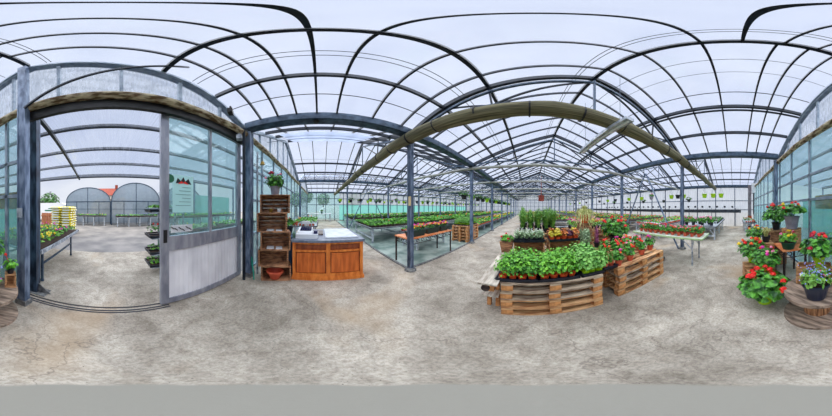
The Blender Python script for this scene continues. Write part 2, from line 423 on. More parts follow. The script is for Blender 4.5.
for b in range(4):
    x0, x1 = GX[b], GX[b+1]; xm = (x0+x1)/2
    g.add([(x0, YW-.01, 3.2), (x1, YW-.01, 3.2), (x1, YW-.01, ZE), (xm, YW-.01, ZR), (x0, YW-.01, ZE)], [(0, 1, 2, 3, 4)])
g.build('gable_pane', M_gableglass, wf)
g = MB(); g.bb((1.15, YW-.006, 1.68), (11, YW, 3.2)); g.bb((-15.6, YW-.006, .1), (-2.3, YW, 3.2)); tag(g.build('window_1', M_glass), kind='structure')
g = MB(); g.bb((1.15, YW-.006, .1), (11, YW, 1.66)); tag(g.build('window_2', M_glass_teal), kind='structure')
g = MB(); g.bb((-2.3, YW-.02, 2.9), (1.1, YW+.04, 3.11)); tag(g.build('trim_2', M_lintel), kind='structure')

# end walls
def end_wall(name, x, sheetmat, rails, mull, y0=YW, y1=YF, pane=None):
    w = MB()
    for z in rails: w.bar((x, y0, z), (x, y1, z), .05, .06)
    y = y0
    while y <= y1: w.bar((x, y, 0), (x, y, ZE), .07, .06); y += mull
    o = tag(w.build(name, M_steel), kind='structure')
    if pane: pane(o)
    return o
def pr(o):
    g = MB(); x = GX[4]+.04
    y = YW
    while y < YF:
        g.add([(x, y, .0), (x+.03, y+.1, 0), (x+.03, y+.1, ZE), (x, y, ZE)], [(0, 1, 2, 3)]); g.add([(x+.03, y+.1, 0), (x, y+.2, 0), (x, y+.2, ZE), (x+.03, y+.1, ZE)], [(0, 1, 2, 3)]); y += .2
    g.build('wall_sheet', M_wallsheet, o)
end_wall('wall_right', GX[4], None, (1.35, 2.1, ZE-.15), 1.6, pane=pr)
def pl(o):
    g = MB(); x = GX[0]-.04; g.bb((x-.01, YW, .1), (x, 2.3, ZE)); g.build('clear_pane', M_glass, o)
    g = MB(); g.bb((x-.01, 2.3, 1.85), (x, YF, ZE)); g.build('wall_sheet', M_wallsheet, o)
    g = MB(); g.bb((x-.02, 2.3, .05), (x-.0, YF, 1.85)); g.build('teal_netting', M_teal, o)
end_wall('wall_left', GX[0], None, (.05, 1.88, 2.6, ZE-.1), 1.07, pane=pl)
w = MB()
for z in (1.0, 1.9, 2.7, ZE-.1): w.bar((GX[0], YF, z), (GX[4], YF, z), .06, .06)
x = GX[0]
while x <= GX[4]: w.bar((x, YF, 0), (x, YF, max(ZE, roofz(x)-.05)), .06, .06); x += .95
o = tag(w.build('wall_far', M_steel), kind='structure')
g = MB(); g.bb((GX[0], YF+.05, 0), (GX[4], YF+.06, ZE))
for b in range(4):
    x0, x1 = GX[b], GX[b+1]; g.add([(x0, YF+.05, ZE), (x1, YF+.05, ZE), ((x0+x1)/2, YF+.05, ZR)], [(0, 1, 2)])
g.build('wall_sheet', M_wallsheet, o)

# posts
def make_post():
    t = thing('steel_post', 'x', 'post', group='steel posts carrying the roof gutters')
    g = MB(); g.bb((-.05, -.045, .03), (.05, .045, ZE-.11)); g.bb((-.062, .03, .03), (.062, .045, ZE-.11)); g.bb((-.062, -.045, .03), (.062, -.03, ZE-.11)); g.build('shaft', M_post, t)
    g = MB(); g.lathe([(.14, 0), (.13, .05), (.09, .075)], n=10); g.build('concrete_footing', M_kerb, t)
    return t
post = Proto(make_post())
for gi, nm in ((2, 'left of the path'), (3, 'right of the path'), (1, 'between the two left bench bays')):
    for k, y in enumerate(ROWS[:9]):
        post.put((GX[gi], y, 0), 0, 'blue-grey steel post %s, %s from the entrance' % (nm, ORD[k]))
def make_wpost():
    t = thing('wall_post', 'x', 'post')
    g = MB(); g.bb((-.05, -.05, .1), (.05, .05, 3.2)); g.bb((-.065, -.05, .1), (-.05, .06, 3.2)); g.bb((.05, -.05, .1), (.065, .06, 3.2)); g.build('shaft', M_post, t)
    g = MB(); g.bb((-.085, -.075, 0), (.085, .075, .1)); g.build('concrete_footing', M_kerb, t)
    return t
wp = make_wpost(); wp.location = (1.07, -1.36, 0); wp.scale = (1, 1, 1.0); wp['label'] = 'broad galvanised post at the left side of the open doorway'
b = MB(); b.bb((-.065, -.04, 3.2), (.065, .05, 4.56)); b.build('upper_shaft', M_post, wp)
b = MB(); b.bb((-.035, .07, 1.38), (.035, .1, 1.5)); b.build('latch', M_galv, wp)
tree(wp)
for (x, lab) in ((-2.3, 'blue-grey corner post between the sliding door and the wooden crates'), (4.35, 'blue-grey wall post behind the red geraniums, right of the cable spool'), (-8.95, 'blue-grey wall post along the glass wall, far left beyond the crates')):
    c = dup(wp, (x, -1.36, 0), 0, lab)
    for ch in kids(c):
        if ch.name.startswith('upper') or ch.name.startswith('latch'): bpy.data.objects.remove(ch)
g = MB(); g.bar((1.0, -1.28, 3.02), (-.8, -1.22, 4.12), .03, .03); tag(g.build('gable_brace', M_steel_dark), 'thin dark rod slanting up across the panes above the doorway', 'brace')
# pipes beside the corner post
t = MB(); t.tube([(-2.1, -1.36, 0), (-2.1, -1.36, 3.2)], .03, 8); tag(t.build('downpipe', M_steel_dark), 'dark vertical pipe standing between the sliding door and the corner post', 'pipe')
t = MB(); t.tube([(-2.48, -1.27, 0), (-2.48, -1.27, 2.75)], .022, 8); tag(t.build('conduit', M_galv), 'thin grey conduit running up beside the stack of crates', 'pipe')
t = MB(); t.tube([(-2.2, -1.2, 0.0), (-2.2, -1.21, .2), (-2.24, -1.26, .35), (-2.24, -1.27, .5)], .014, 7); tag(t.build('garden_hose', M_hose), 'short end of teal hose at the foot of the corner post', 'hose')

# trusses
def make_truss():
    t = thing('roof_truss', 'x', 'truss', group='gable trusses across the bays')
    h = 3.325; rise = ZR-ZE
    for sg in (-1, 1):
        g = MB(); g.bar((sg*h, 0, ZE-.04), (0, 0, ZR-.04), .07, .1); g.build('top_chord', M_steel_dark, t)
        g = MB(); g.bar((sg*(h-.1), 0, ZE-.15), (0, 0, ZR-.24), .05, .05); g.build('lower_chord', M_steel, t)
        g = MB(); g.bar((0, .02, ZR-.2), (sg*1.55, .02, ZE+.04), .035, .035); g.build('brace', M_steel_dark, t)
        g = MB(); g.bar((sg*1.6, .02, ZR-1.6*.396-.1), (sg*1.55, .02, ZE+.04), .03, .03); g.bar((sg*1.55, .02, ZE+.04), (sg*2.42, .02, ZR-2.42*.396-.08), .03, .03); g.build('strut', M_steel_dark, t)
    g = MB(); g.bar((-h+.05, 0, ZE+.03), (h-.05, 0, ZE+.03), .04, .05); g.build('tie', M_steel, t)
    g = MB(); g.bar((0, 0, ZE+.03), (0, 0, ZR-.1), .035, .035); g.build('king_post', M_steel, t)
    return t
tr = Proto(make_truss())
for b, nm in ((2, 'over the path'), (1, 'over the benches beyond the desk'), (3, 'over the right bay'), (0, 'over the furthest left bay')):
    for k, y in enumerate(ROWS):
        tr.put(((GX[b]+GX[b+1])/2, y, 0), 0, 'dark steel roof truss %s, %s from the entrance' % (nm, ORD[k]))

# inverted V braces
for x, nm in ((4.35, 'right of the small geranium table'), (-8.95, 'behind the left bench before the teal wall')):
    t = thing('brace_frame', 'slanting grey struts forming an upturned V, %s' % nm, 'brace', (x-.09, 3.47, 0))
    for sg in (-1, 1):
        g = MB(); g.tube([(0, sg*1.5, .0), (0, sg*.02, 2.95)], .03, 8); g.build('strut', M_post, t)

# rolled screens
def make_roll(r, y, z, m, straps, lab, sag=.0, x0=-15.4, x1=10.8, step=.72):
    t = thing('rolled_screen', lab, 'rolled screen', (0, y, z), group='rolled screens slung across the greenhouse')
    g = MB(); pts = []; rr = []
    n = 60
    for k in range(n+1):
        pts.append((x0+(x1-x0)*k/n, .012*math.sin(k*1.7), .02*math.sin(k*.9)-sag*abs(math.sin(k*.5)))); rr.append(r*(1+.05*math.sin(k*2.3)))
    g.tube(pts, rr, 12, 0); g.build('cloth_roll', m, t, smooth=True)
    if straps:
        for k in range(int((x1-x0)/step)):
            x = x0+.3+k*step
            if abs(x) > 6: continue
            g = MB(); g.lathe([(r*1.07, -.012), (r*1.07, .012)], n=12); o = g.build('strap', M_black, t); o.rotation_euler = (0, math.pi/2, 0); o.location = (x, 0, 0)
    return t
make_roll(.14, 1.72, 3.10, M_roll, True, 'thick olive brown rolled screen hanging across the path, nearest to the camera')
for k, y in enumerate(ROWS[1:8]):
    make_roll(.06, y-.12, 3.15, M_roll2, False, 'pale rolled screen across the path bay, %s one back from the thick olive roll' % ORD[k])
make_roll(.07, -1.42, 3.12, M_roll3, False, 'weathered brown rolled screen along the top of the doorway and entrance wall')

# strip light under the roll
t = thing('strip_light', 'long grey strip light hanging below the thick rolled screen', 'light', (1.25, 2.1, 2.93))
g = MB(); g.bar((0, -.82, 0), (0, .85, 0), .14, .06); g.build('housing', M_galv, t)
g = MB(); g.tube([(0, -.78, -.04), (0, .8, -.04)], .018, 8); g.build('lamp_tube', M_white, t)
for y in (-.6, .6):
    g = MB(); g.tube([(0, y, .02), (0, y, 1.6)], .004, 5); g.build('suspension_wire', M_steel, t)
# clip lamps on the beams
g = MB(); g.lathe([(.03, 0), (.06, .05), (.05, .1), (.02, .12)], n=10); tag(g.build('spot_lamp', M_black, loc=(-2.28, -.07, 3.43-.23)), 'small black round lamp fixed under the gutter above the desk', 'lamp')
g = MB(); g.bb((-.06, -.05, 0), (.06, .05, .09)); g.bb((-.02, -.02, .09), (.02, .02, .14)); tag(g.build('floodlight', M_galv, loc=(-1.95, -1.36, 2.85), rz=.5), 'small pale floodlight at the top right corner of the sliding door', 'lamp')
g = MB(); g.bb((-.07, -.04, 0), (.07, .04, .1)); g.bb((-.015, -.015, .1), (.015, .015, .2)); tag(g.build('floodlight', M_black, loc=(-1.62, -1.3, 3.3), rz=.5), 'small black floodlight on the rolled screen above the sliding door', 'lamp')

# sliding door panel
dp = thing('door_1', None, None, (-1.43, -1.57, 0)); dp['kind'] = 'structure'
HW = .775
for sx, ww in ((-1, .11), (1, .11)):
    g = MB(); g.bb((sx*HW-ww/2, -.03, .02), (sx*HW+ww/2, .03, 3.04)); g.build('stile', M_frame, dp)
for z0, z1 in ((.02, .12), (.93, 1.13), (2.92, 3.04)):
    g = MB(); g.bb((-HW, -.028, z0), (HW, .028, z1)); g.build('rail', M_frame, dp)
g = MB(); g.bb((-.022, -.025, 1.12), (.022, .025, 2.94)); g.build('mullion', M_frame, dp)
g = MB(); k = -HW
while k < HW-.01:
    g.bb((k, -.012, .1), (k+.055, .012, .95)); g.bb((k+.055, -.006, .1), (k+.072, .006, .95)); k += .0755
g.build('ribbed_panel', M_ribbed, dp)
g = MB(); g.bb((-HW, -.004, 1.12), (HW, .004, 2.94)); g.build('glass_pane', M_glass, dp)
g = MB(); g.bb((HW-.025, .03, 1.05), (HW+.025, .04, 1.22)); g.bb((HW-.012, .04, 1.08), (HW+.012, .043, 1.19)); g.build('door_handle', M_black, dp)
# notice on the glass
nt_ = thing('notice', 'white printed notice taped inside the sliding door window', 'notice', (-.93, -1.56, 1.17))
g = MB(); g.bb((-.165, .002, .27), (.165, .006, .78)); g.build('paper', mat('notice_paper', (176, 222, 222), rough=.6), nt_)
g = MB()
for i in range(6): g.bb((-.12, .007, .36+i*.05), (.12-.05*(i % 3), .009, .368+i*.05))
g.build('text_lines', mat('notice_text', (120, 160, 160), rough=.7), nt_)
g = MB(); g.lathe([(.0, 0), (.055, .001)], n=16)
g = MB(); g.add([(-.13, .008, .66), (-.08, .008, .74), (-.03, .008, .70), (0, .008, .76), (.04, .008, .70), (.09, .008, .74), (.12, .008, .66), (0, .008, .68)], [(7, 0, 1, 2, 3), (7, 3, 4, 5, 6)]); g.build('black_emblem', M_black, nt_)
g = MB(); g.add([(-.09, .01, .655), (-.02, .01, .70), (.0, .01, .675), (.03, .01, .70), (.09, .01, .655), (0, .01, .67)], [(5, 0, 1, 2), (5, 2, 3, 4)]); g.build('red_emblem', M_red, nt_)
g = MB(); g.bb((-.15, .002, .0), (.19, .006, .1)); g.build('lower_strip', M_offwhite, nt_)
g = MB()
for i, (a, b_) in enumerate(((-.13, .02), (-.08, .045), (-.02, .015), (.03, .04), (.09, .03), (.14, .05))): g.bar((a, .008, b_), (a+.045, .008, b_+.03), .004, .014)
g.build('strip_marks', M_black, nt_)
g = MB(); g.lathe([(.055, 0), (.06, .004), (0, .006)], n=14); o = g.build('round_sticker', mat('sticker_green', (20, 96, 66), rough=.5), nt_); o.rotation_euler = (-math.pi/2, 0, 0); o.location = (.2, .003, .72)

# door track on the floor
for y in (-1.49, -1.57):
    pass
g = MB(); g.bb((-.7, -1.535, 0), (1.2, -1.52, .012)); g.bb((-2.25, -1.60, -.004), (1.2, -1.588, .012)); g.bb((-.7, -1.49, 0), (1.2, -1.475, .01)); tag(g.build('trim_3', M_black2), kind='structure')

# ------------------------------------------------------------ outside the door: canopy
cp = MB(); cp.add([(-9, -1.6, 3.34), (9, -1.6, 3.34), (9, -7.0, 3.14), (-9, -7.0, 3.14)], [(0, 1, 2, 3)])
cp.add([(-9, -1.6, 3.35), (9, -1.6, 3.35), (9, -7.0, 3.15), (-9, -7.0, 3.15)], [(3, 2, 1, 0)])
ca = thing('canopy', 'flat translucent corrugated canopy outside the open doorway', 'canopy', (0, 0, 0)); cp.build('sheeting', M_canopy, ca)
for y in (-2.57, -3.74, -5.07, -6.85):
    g = MB(); g.bar((-9, y, 3.2+(y+7)*.03), (9, y, 3.2+(y+7)*.03), .05, .1 if y > -6 else .2); g.build('beam', M_steel_dark, ca)
for x in (-4.9, -8.9, 5.2, 8.9):
    g = MB(); g.bb((x-.05, -6.9, 0), (x+.05, -6.8, 3.1)); g.build('post', M_post, ca)
g = MB(); g.bar((1.1, -1.75, 3.2), (1.7, -6.8, 3.05), .07, .09); g.build('diagonal_rail', M_steel_dark, ca)
g = MB(); g.bb((1.08, -1.80, .01), (1.2, -1.68, 3.25)); o = g.build('dark_post', mat('post_dark_blue', (20, 30, 48), (66, 84, 106), 12, .5, .3, stretch=(1, 1, .3)), ca)
g = MB(); g.bb((.92, -1.86, .004), (1.2, -1.64, .016)); g.add([(1.08, -1.75, .016), (.86, -1.75, .016), (1.08, -1.75, .2), (1.08, -1.74, .016), (.86, -1.74, .016), (1.08, -1.74, .2)], [(0, 1, 2), (3, 5, 4), (0, 3, 4, 1), (1, 4, 5, 2), (2, 5, 3, 0)]); g.build('base_plate', M_kerb, ca)
# brown panel behind the doorway post
g = MB(); g.bb((1.22, -1.86, 1.45), (1.36, -1.84, 3.0)); g.bb((1.36, -1.86, 1.48), (2.7, -1.84, 1.8)); tag(g.build('wood_panel', mat('ply_brown', (150, 104, 48), (180, 132, 66), 4, .7)), 'narrow brown wooden panel seen between the two doorway posts', 'panel')

# ------------------------------------------------------------ plant makers
def pot_mb(r, h, m=0, rim=True, soil=1):
    g = MB(); g.lathe([(r*.72, 0), (r*.97, h*.86), (r*.99, h*.86), (r*1.06, h*.87), (r*1.06, h), (r*.95, h), (r*.9, h*.9)], n=18, m=m)
    return g
def geranium(name, pr, ph, pm, fr, fh, nleaf, ls, blooms, bmats, label='x', cat='potted plant', leafm=None, br=.04, lift=.0, group=None, droop=-.45):
    t = thing(name, label, cat, group=group)
    pot_mb(pr, ph).build('pot', pm, t, smooth=False)
    g = MB(); g.lathe([(pr*.93, ph*.9), (.0, ph*.93)], n=14); g.build('soil', M_soil, t)
    g = MB(); g.foliage((0, 0, ph+fh*.42), fr, fr, fh*.62, nleaf, ls, low=droop, inner=.3)
    for _ in range(8):
        a = rnd.random()*6.28; k = rnd.uniform(.2, .7)*fr
        g.tube([(0, 0, ph*.9), (k*math.cos(a), k*math.sin(a), ph+fh*.6)], .006, 5)
    g.build('foliage', leafm or M_leaf, t)
    for i in range(blooms):
        a = rnd.random()*6.28 if blooms < 4 else 2*math.pi*(i+rnd.uniform(-.3, .3))/blooms*1.618*2
        k = fr*rnd.uniform(.25, .98); z = ph+fh*(.42+.62*math.sqrt(max(0, 1-(k/fr)**2)))+rnd.uniform(.0, .35)*br*3+lift
        c = (k*math.cos(a), k*math.sin(a), z)
        g = MB(); g.bloom(c, br*rnd.uniform(.8, 1.15)); g.tube([(c[0]*.6, c[1]*.6, z-fh*.35), c], .004, 4)
        g.build('flower_head', bmats[i % len(bmats)], t)
    return t

# ------------------------------------------------------------ pallets
def make_pallet(grey):
    mm = M_woodg if grey else M_wood
    t = thing('wooden_pallet', 'x', 'pallet')
    b0 = None
    def part(nm, dims, locs, m):
        g = MB(); g.box((0, 0, 0), dims); first = g.build(nm, m, t); first.location = locs[0]
        for l in locs[1:]:
            c = first.copy(); C.objects.link(c); c.location = l
    part('skid_board', (1.2, .1, .022), [(0, y, .011) for y in (-.35, 0, .35)], mm)
    part('block', (.13, .1, .078), [(x, y, .061) for x in (-.535, 0, .535) for y in (-.35, 0, .35)], M_woodb)
    part('cross_board', (.13, .8, .022), [(x, 0, .111) for x in (-.535, 0, .535)], mm)
    part('deck_board', (1.2, .11, .022), [(0, y, .133) for y in (-.345, -.17, 0, .17, .345)], mm)
    return t
palg = Proto(make_pallet(True)); palw = Proto(make_pallet(False))
LV = ['bottom', 'second from the bottom', 'third from the bottom', 'top', 'top']
def stack(cx, cy, n, greys, where, rz=0):
    for k in range(n):
        lv = 'topmost' if k == n-1 else ('lowest' if k == 0 else ORD[k]+' from the bottom')
        p = palg if greys[k] else palw
        p.put((cx+rnd.uniform(-.012, .012), cy+rnd.uniform(-.008, .008), k*.1445), rz+rnd.uniform(-.012, .012),
              '%s pallet, %s in the %s' % ('weathered grey' if greys[k] else 'brown', lv, where), 'pallets stacked as flower tables')
stack(.31, 1.83, 4, (0, 0, 1, 1), 'front stack under the leafy herbs')
stack(1.80, 1.86, 4, (0, 0, 1, 0), 'stack carrying the small red geraniums')
stack(-2.85, 5.62, 5, (0, 0, 0, 0, 0), 'tall stack past the iron table', R(90))
stack(.35, 2.72, 4, (0, 1, 0, 1), 'stack right behind the leafy herbs')
stack(1.75, 2.75, 4, (1, 0, 0, 0), 'stack under the big red geranium')
stack(.35, 3.62, 6, (0, 0, 0, 0, 1, 0), 'stack under the tall grasses')
stack(1.75, 3.65, 6, (0, 0, 1, 0, 0, 0), 'stack behind the spider plant')
stack(.35, 4.55, 6, (0, 0, 1, 0, 0, 1), 'rearmost stack of the flower island')
PT = .5785; PT2 = .8675

# boards on the left of the front stack
t = thing('plank_table', 'weathered board table jutting out at the left of the front pallets', 'table', (-.43, 1.95, 0))
g = MB(); g.bb((-.115, -.62, .575), (.115, .75, .6)); g.build('top_board', M_board, t)
g = MB(); g.bb((-.08, -.55, .44), (.06, -.42, .575)); g.build('wooden_block', M_woodb, t)
g = MB(); g.bb((-.1, -.5, .30), (.1, .6, .33)); g.build('lower_board', M_board, t)
for y in (-.35, .55):
    g = MB(); g.bb((-.08, y, 0), (-.03, y+.05, .575)); g.bb((.03, y, 0), (.08, y+.05, .575)); g.build('leg', M_woodb, t)
g = MB(); g.lathe([(.0, -.012), (.05, -.012), (.05, .012), (.0, .012)], n=14); o = g.build('caster_wheel', M_rust, t); o.rotation_euler = (math.pi/2, 0, 0); o.location = (-.03, -.57, .5)

# trays
def make_tray(w, d, h=.05):
    t = MB(); t.bb((-w/2, -d/2, 0), (w/2, d/2, .008))
    for a, b_ in (((-w/2, -d/2, 0), (w/2, -d/2+.012, h)), ((-w/2, d/2-.012, 0), (w/2, d/2, h)), ((-w/2, -d/2, 0), (-w/2+.012, d/2, h)), ((w/2-.012, -d/2, 0), (w/2, d/2, h))): t.bb(a, b_)
    t.bb((-w/2-.01, -d/2-.01, h-.006), (w/2+.01, -d/2+.006, h)); t.bb((-w/2-.01, d/2-.006, h-.006), (w/2+.01, d/2+.01, h))
    return t
def tray(w, d, loc, label, rz=0, h=.05):
    o = make_tray(w, d, h).build('seed_tray', M_tray, loc=loc, rz=rz); return tag(o, label, 'tray')

def herb(name, pm, leafm, pr, ph, fr, fh, n, ls, long=1.0, blades=0, extra=None, cat='potted plant', group=None):
    t = thing(name, 'x', cat, group=group)
    pot_mb(pr, ph).build('pot', pm, t)
    g = MB(); g.lathe([(pr*.93, ph*.88), (0, ph*.9)], n=10, m=0); g.build('soil', M_soil, t)
    g = MB()
    if n:
        g.foliage((0, 0, ph+fh*.42), fr, fr, fh*.6, n, ls, low=-.5, long=long, inner=.2, sides=5)
        for _ in range(5):
            a = rnd.random()*6.28; k = rnd.uniform(.2, .7)*fr; g.tube([(0, 0, ph*.85), (k*math.cos(a), k*math.sin(a), ph+fh*.6)], .003, 4)
    for _ in range(blades):
        a = rnd.random()*6.28; k = rnd.uniform(.15, 1)*fr
        g.blade((rnd.uniform(-1, 1)*pr*.4, rnd.uniform(-1, 1)*pr*.4, ph*.85), (k*math.cos(a), k*math.sin(a), ph+fh*rnd.uniform(.6, 1)*(1-.3*k/fr)), ls, sag=.3, seg=3)
    g.build('foliage', leafm, t)
    if extra:
        g = MB()
        for _ in range(extra[1]):
            a = rnd.random()*6.28; k = fr*rnd.uniform(0, .9); g.ball((k*math.cos(a), k*math.sin(a), ph+fh*rnd.uniform(.75, 1.1)), extra[2], 0, 5, 3)
        tag(g.build('flowers', extra[0], t), kind='stuff')
    return t

H_orange = Proto(herb('potted_herb', M_orange, M_leaf2, .049, .066, .12, .25, 120, .019))
H_orange2 = Proto(herb('potted_herb', M_orange, M_leaf, .049, .066, .12, .2, 130, .018))
H_lime = Proto(herb('potted_herb', M_lime, M_leafmint, .049, .066, .12, .27, 130, .021))
# leafy herbs: three trays along the front pallets
for (x0, n, kind, nm) in ((-.12, 5, (H_orange, H_orange2), 'left'), (.36, 5, (H_orange, H_orange), 'middle'), (.80, 3, (H_lime, H_lime), 'right')):
    wd = {5: .52, 3: .36}[n]
    nn = {5: 4, 3: 3}[n]
    tray(wd-.03, .56, (x0, 1.73, PT), 'black seed tray of leafy herbs, %s of the three on the front pallets' % nm)
    for r_ in range(4):
        for k in range(nn):
            x = x0+(k-(nn-1)/2)*(wd-.08)/nn*1.02; y = 1.515+r_*.14+(.02 if k % 2 else 0)
            pr_ = kind[(k+r_) % 2]
            pr_.put((x, y, PT+.01), rnd.random()*6, '%s herb, %s row, %s from left, %s tray on the front pallets' % ('pale mint-leaved' if pr_ is H_lime else 'green leafy', ORD[r_], ORD[k], nm), 'leafy herbs in the front trays', rnd.uniform(.85, 1.15))
# small right-hand tray with grassy seedlings
tray(.26, .5, (1.08, 1.75, PT-.0), 'black tray of wispy seedlings at the right end of the front herb pallets')
H_wispy = Proto(herb('potted_seedling', M_terra, M_grass, .045, .07, .08, .2, 14, .014, 1.5, 26))
for i, (x, y) in enumerate(((1.02, 1.56), (1.14, 1.58), (1.02, 1.72), (1.14, 1.74), (1.02, 1.88), (1.14, 1.9))):
    H_wispy.put((x, y, PT+.01), rnd.random()*6, 'wispy green seedling, %s row %s in the small end tray' % (ORD[i//2], 'left' if i % 2 == 0 else 'right'), 'wispy seedlings in the end tray')

# small geraniums (terracotta)
SG = []
for i, bm in enumerate(((M_red, M_red, M_red), (M_mag, M_mag, M_orng), (M_orng, M_red), (M_pink, M_pink, M_red), (M_red, M_mag), (M_wht, M_wht, M_pink))):
    SG.append(Proto(geranium('potted_geranium', .062, .105, M_terra, .1, .15, 70, .024, 3, bm, br=.026)))
CN = ['scarlet', 'magenta-pink', 'orange-red', 'pale pink', 'red and magenta', 'white']
spots = [(1.27, 1.56, 1), (1.55, 1.60, 2), (1.92, 1.66, 0), (2.26, 1.72, 1), (1.40, 1.75, 0), (1.74, 1.82, 3), (2.08, 1.86, 0), (1.26, 1.93, 2), (1.54, 1.98, 0), (1.86, 2.03, 4), (2.18, 2.04, 3), (1.38, 2.12, 0), (1.68, 2.15, 1), (2.0, 2.16, 2)]
for i, (x, y, k) in enumerate(spots):
    row = 'front' if i < 4 else ('second' if i < 7 else ('third' if i < 11 else 'back'))
    j = i if i < 4 else (i-4 if i < 7 else (i-7 if i < 11 else i-11))
    SG[k].put((x, y, PT), rnd.random()*6, '%s potted geranium, %s row, %s from the left on the right pallet stack' % (CN[k], row, ORD[j]), 'small geraniums on the right pallet stack', rnd.uniform(.95, 1.2))

# second tier: crates laid open side to the front with trays on top
def crate(w, d, h, m, label, loc, rz=0, front_open=True, slats=4, upright=False):
    t = thing('wooden_crate', label, 'crate', loc, rz)
    th = .012
    g = MB(); g.bb((-w/2, -d/2, 0), (w/2, d/2, th)); g.build('bottom', m, t)
    sh = (h-th)/slats
    for sx in (-1, 1):
        g = MB()
        for k in range(slats): g.bb((sx*(w/2-th) if sx > 0 else -w/2, -d/2, th+k*sh+.003), (sx*w/2 if sx > 0 else -w/2+th, d/2, th+(k+1)*sh-.006))
        for y in (-d/2+.012, d/2-.03): g.bb((sx*(w/2-th-.014) if sx > 0 else -w/2+th, y, th), (sx*(w/2-th) if sx > 0 else -w/2+th+.014, y+.018, h))
        g.build('side', m, t)
    g = MB()
    for k in range(slats): g.bb((-w/2+th, d/2-th, th+k*sh+.001), (w/2-th, d/2, th+(k+1)*sh-.003))
    g.build('back_slats', m, t)
    if not upright:
        g = MB(); g.bb((-w/2, -d/2, h-th), (w/2, d/2, h)); g.build('top', m, t)
    else:
        g = MB()
        for k in range(slats): g.bb((-w/2+th, -d/2, th+k*sh+.003), (w/2-th, -d/2+th, th+(k+1)*sh-.009))
        g.build('front_slats', m, t)
    return t
crate(.56, .34, .29, M_crate2, 'brown crate on its side carrying the silvery herbs', (.02, 2.55, PT))
crate(.60, .34, .29, M_crate2, 'brown crate on its side carrying the yellow and bronze foliage tray', (.68, 2.55, PT))
t = MB(); t.box((0, 0, .115), (.26, .22, .23), 0, 0, .72); tag(t.build('planter_box', M_crate, loc=(-.42, 2.62, .6)), 'tapered brown planter box at the left end of the crate tier', 'planter')
g = thing('mixed_planting', 'red flowering bush in the tapered brown box', 'potted plant', (-.42, 2.62, .83))
m_ = MB(); m_.foliage((0, 0, .05), .14, .12, .09, 110, .028, low=-.4); m_.build('foliage', M_leaf2, g)
for c in ((-.1, -.06, .1), (.04, -.1, .07), (-.02, .02, .15)):
    b_ = MB(); b_.bloom(c, .025); b_.build('flower_head', M_red, g)
CT = PT+.29
tray(.56, .34, (.02, 2.52, CT), 'dark tray of silvery herbs on the left brown crate')
tray(.58, .34, (.68, 2.52, CT), 'dark tray of yellow and bronze foliage plants on the right brown crate')
tray(.26, .34, (1.16, 2.52, PT+.0), 'dark tray beside the crates holding tall grey herbs')
H_silver = Proto(herb('potted_silver_herb', M_darkpot, M_silver, .045, .065, .075, .13, 30, .012, 1.6, 40, (M_wht, 10, .006)))
for r_ in range(3):
    for k in range(6):
        H_silver.put((-.21+k*.092, 2.42+r_*.1, CT+.01), rnd.random()*6, 'silvery herb, %s row, %s from the left on the left brown crate' % (ORD[r_], ORD[k]), 'silvery herbs on the crate', rnd.uniform(.9, 1.1))
FO = [Proto(herb('potted_coralbells', M_orange, mm, .048, .075, .08, .14, 40, .028)) for mm in (M_yellowleaf, M_bronze, M_purpleleaf)]
FN = ['yellow', 'bronze orange', 'dark purple']
for r_ in range(2):
    for k, kk in enumerate((0, 0, 1, 2, 1) if r_ == 0 else (1, 0, 2, 2, 0)):
        FO[kk].put((.45+k*.115, 2.43+r_*.14, CT+.01), rnd.random()*6, '%s-leaved potted plant, %s row, %s from left on the right crate' % (FN[kk], ORD[r_], ORD[k]), 'coloured foliage plants on the crate', rnd.uniform(.9, 1.1))
H_tallgrey = Proto(herb('potted_lavender', M_darkpot, M_silver, .05, .08, .1, .44, 40, .012, 2.0, 70))
for i, (x, y) in enumerate(((1.1, 2.44), (1.21, 2.46), (1.1, 2.6), (1.22, 2.6))):
    H_tallgrey.put((x, y, PT+.01), rnd.random()*6, 'tall grey-green lavender, %s %s in the tray by the spider plant' % (('front', 'back')[i//2], ('left', 'right')[i % 2]), 'lavender beside the crates')

# grasses behind
H_grass = Proto(herb('potted_grass', M_darkpot, M_grass, .08, .14, .26, .5, 0, .022, 1, 120))
gi = 0
for r_, y in enumerate((3.36, 3.6, 3.86)):
    for k in range(5):
        H_grass.put((-.14+k*.2+rnd.uniform(-.03, .03), y, PT2), rnd.random()*6, 'tall green grass, %s row, %s from the left behind the silvery herbs' % (ORD[r_], ORD[k]), 'ornamental grasses on the pallets', rnd.uniform(.85, 1.05))
H_flow = [Proto(herb('potted_bedding_plant', M_darkpot, M_leaf2, .055, .09, .1, .2, 60, .022, 1, 0, (mm, 14, .016))) for mm in (M_pink, M_yel, M_orng, M_mag)]
HN = ['pink', 'yellow', 'orange', 'magenta']
for r_, y in enumerate((3.0, 3.36, 3.6, 3.86)):
    for k in range(5 if r_ else 3):
        kk = (1, 0, 0, 3, 2)[(k+r_) % 5]
        H_flow[kk].put(((.62 if r_ == 0 else 1.26)+k*.21, y, PT if r_ == 0 else PT2), rnd.random()*6, '%s bedding plant, %s row, %s from the left behind the foliage tray' % (HN[kk], ORD[r_], ORD[k]), 'flowering bedding plants on the pallets', rnd.uniform(.95, 1.2))
for r_, y in enumerate((4.35, 4.65)):
    for k in range(5):
        kk = (2, 1, 0, 2, 1)[(k+r_) % 5]
        H_flow[kk].put((-.1+k*.23, y, PT2), rnd.random()*6, '%s bedding plant, %s row, %s from the left behind the tall grasses' % (HN[kk], ORD[r_], ORD[k]), 'bedding plants behind the grasses', 1.2)

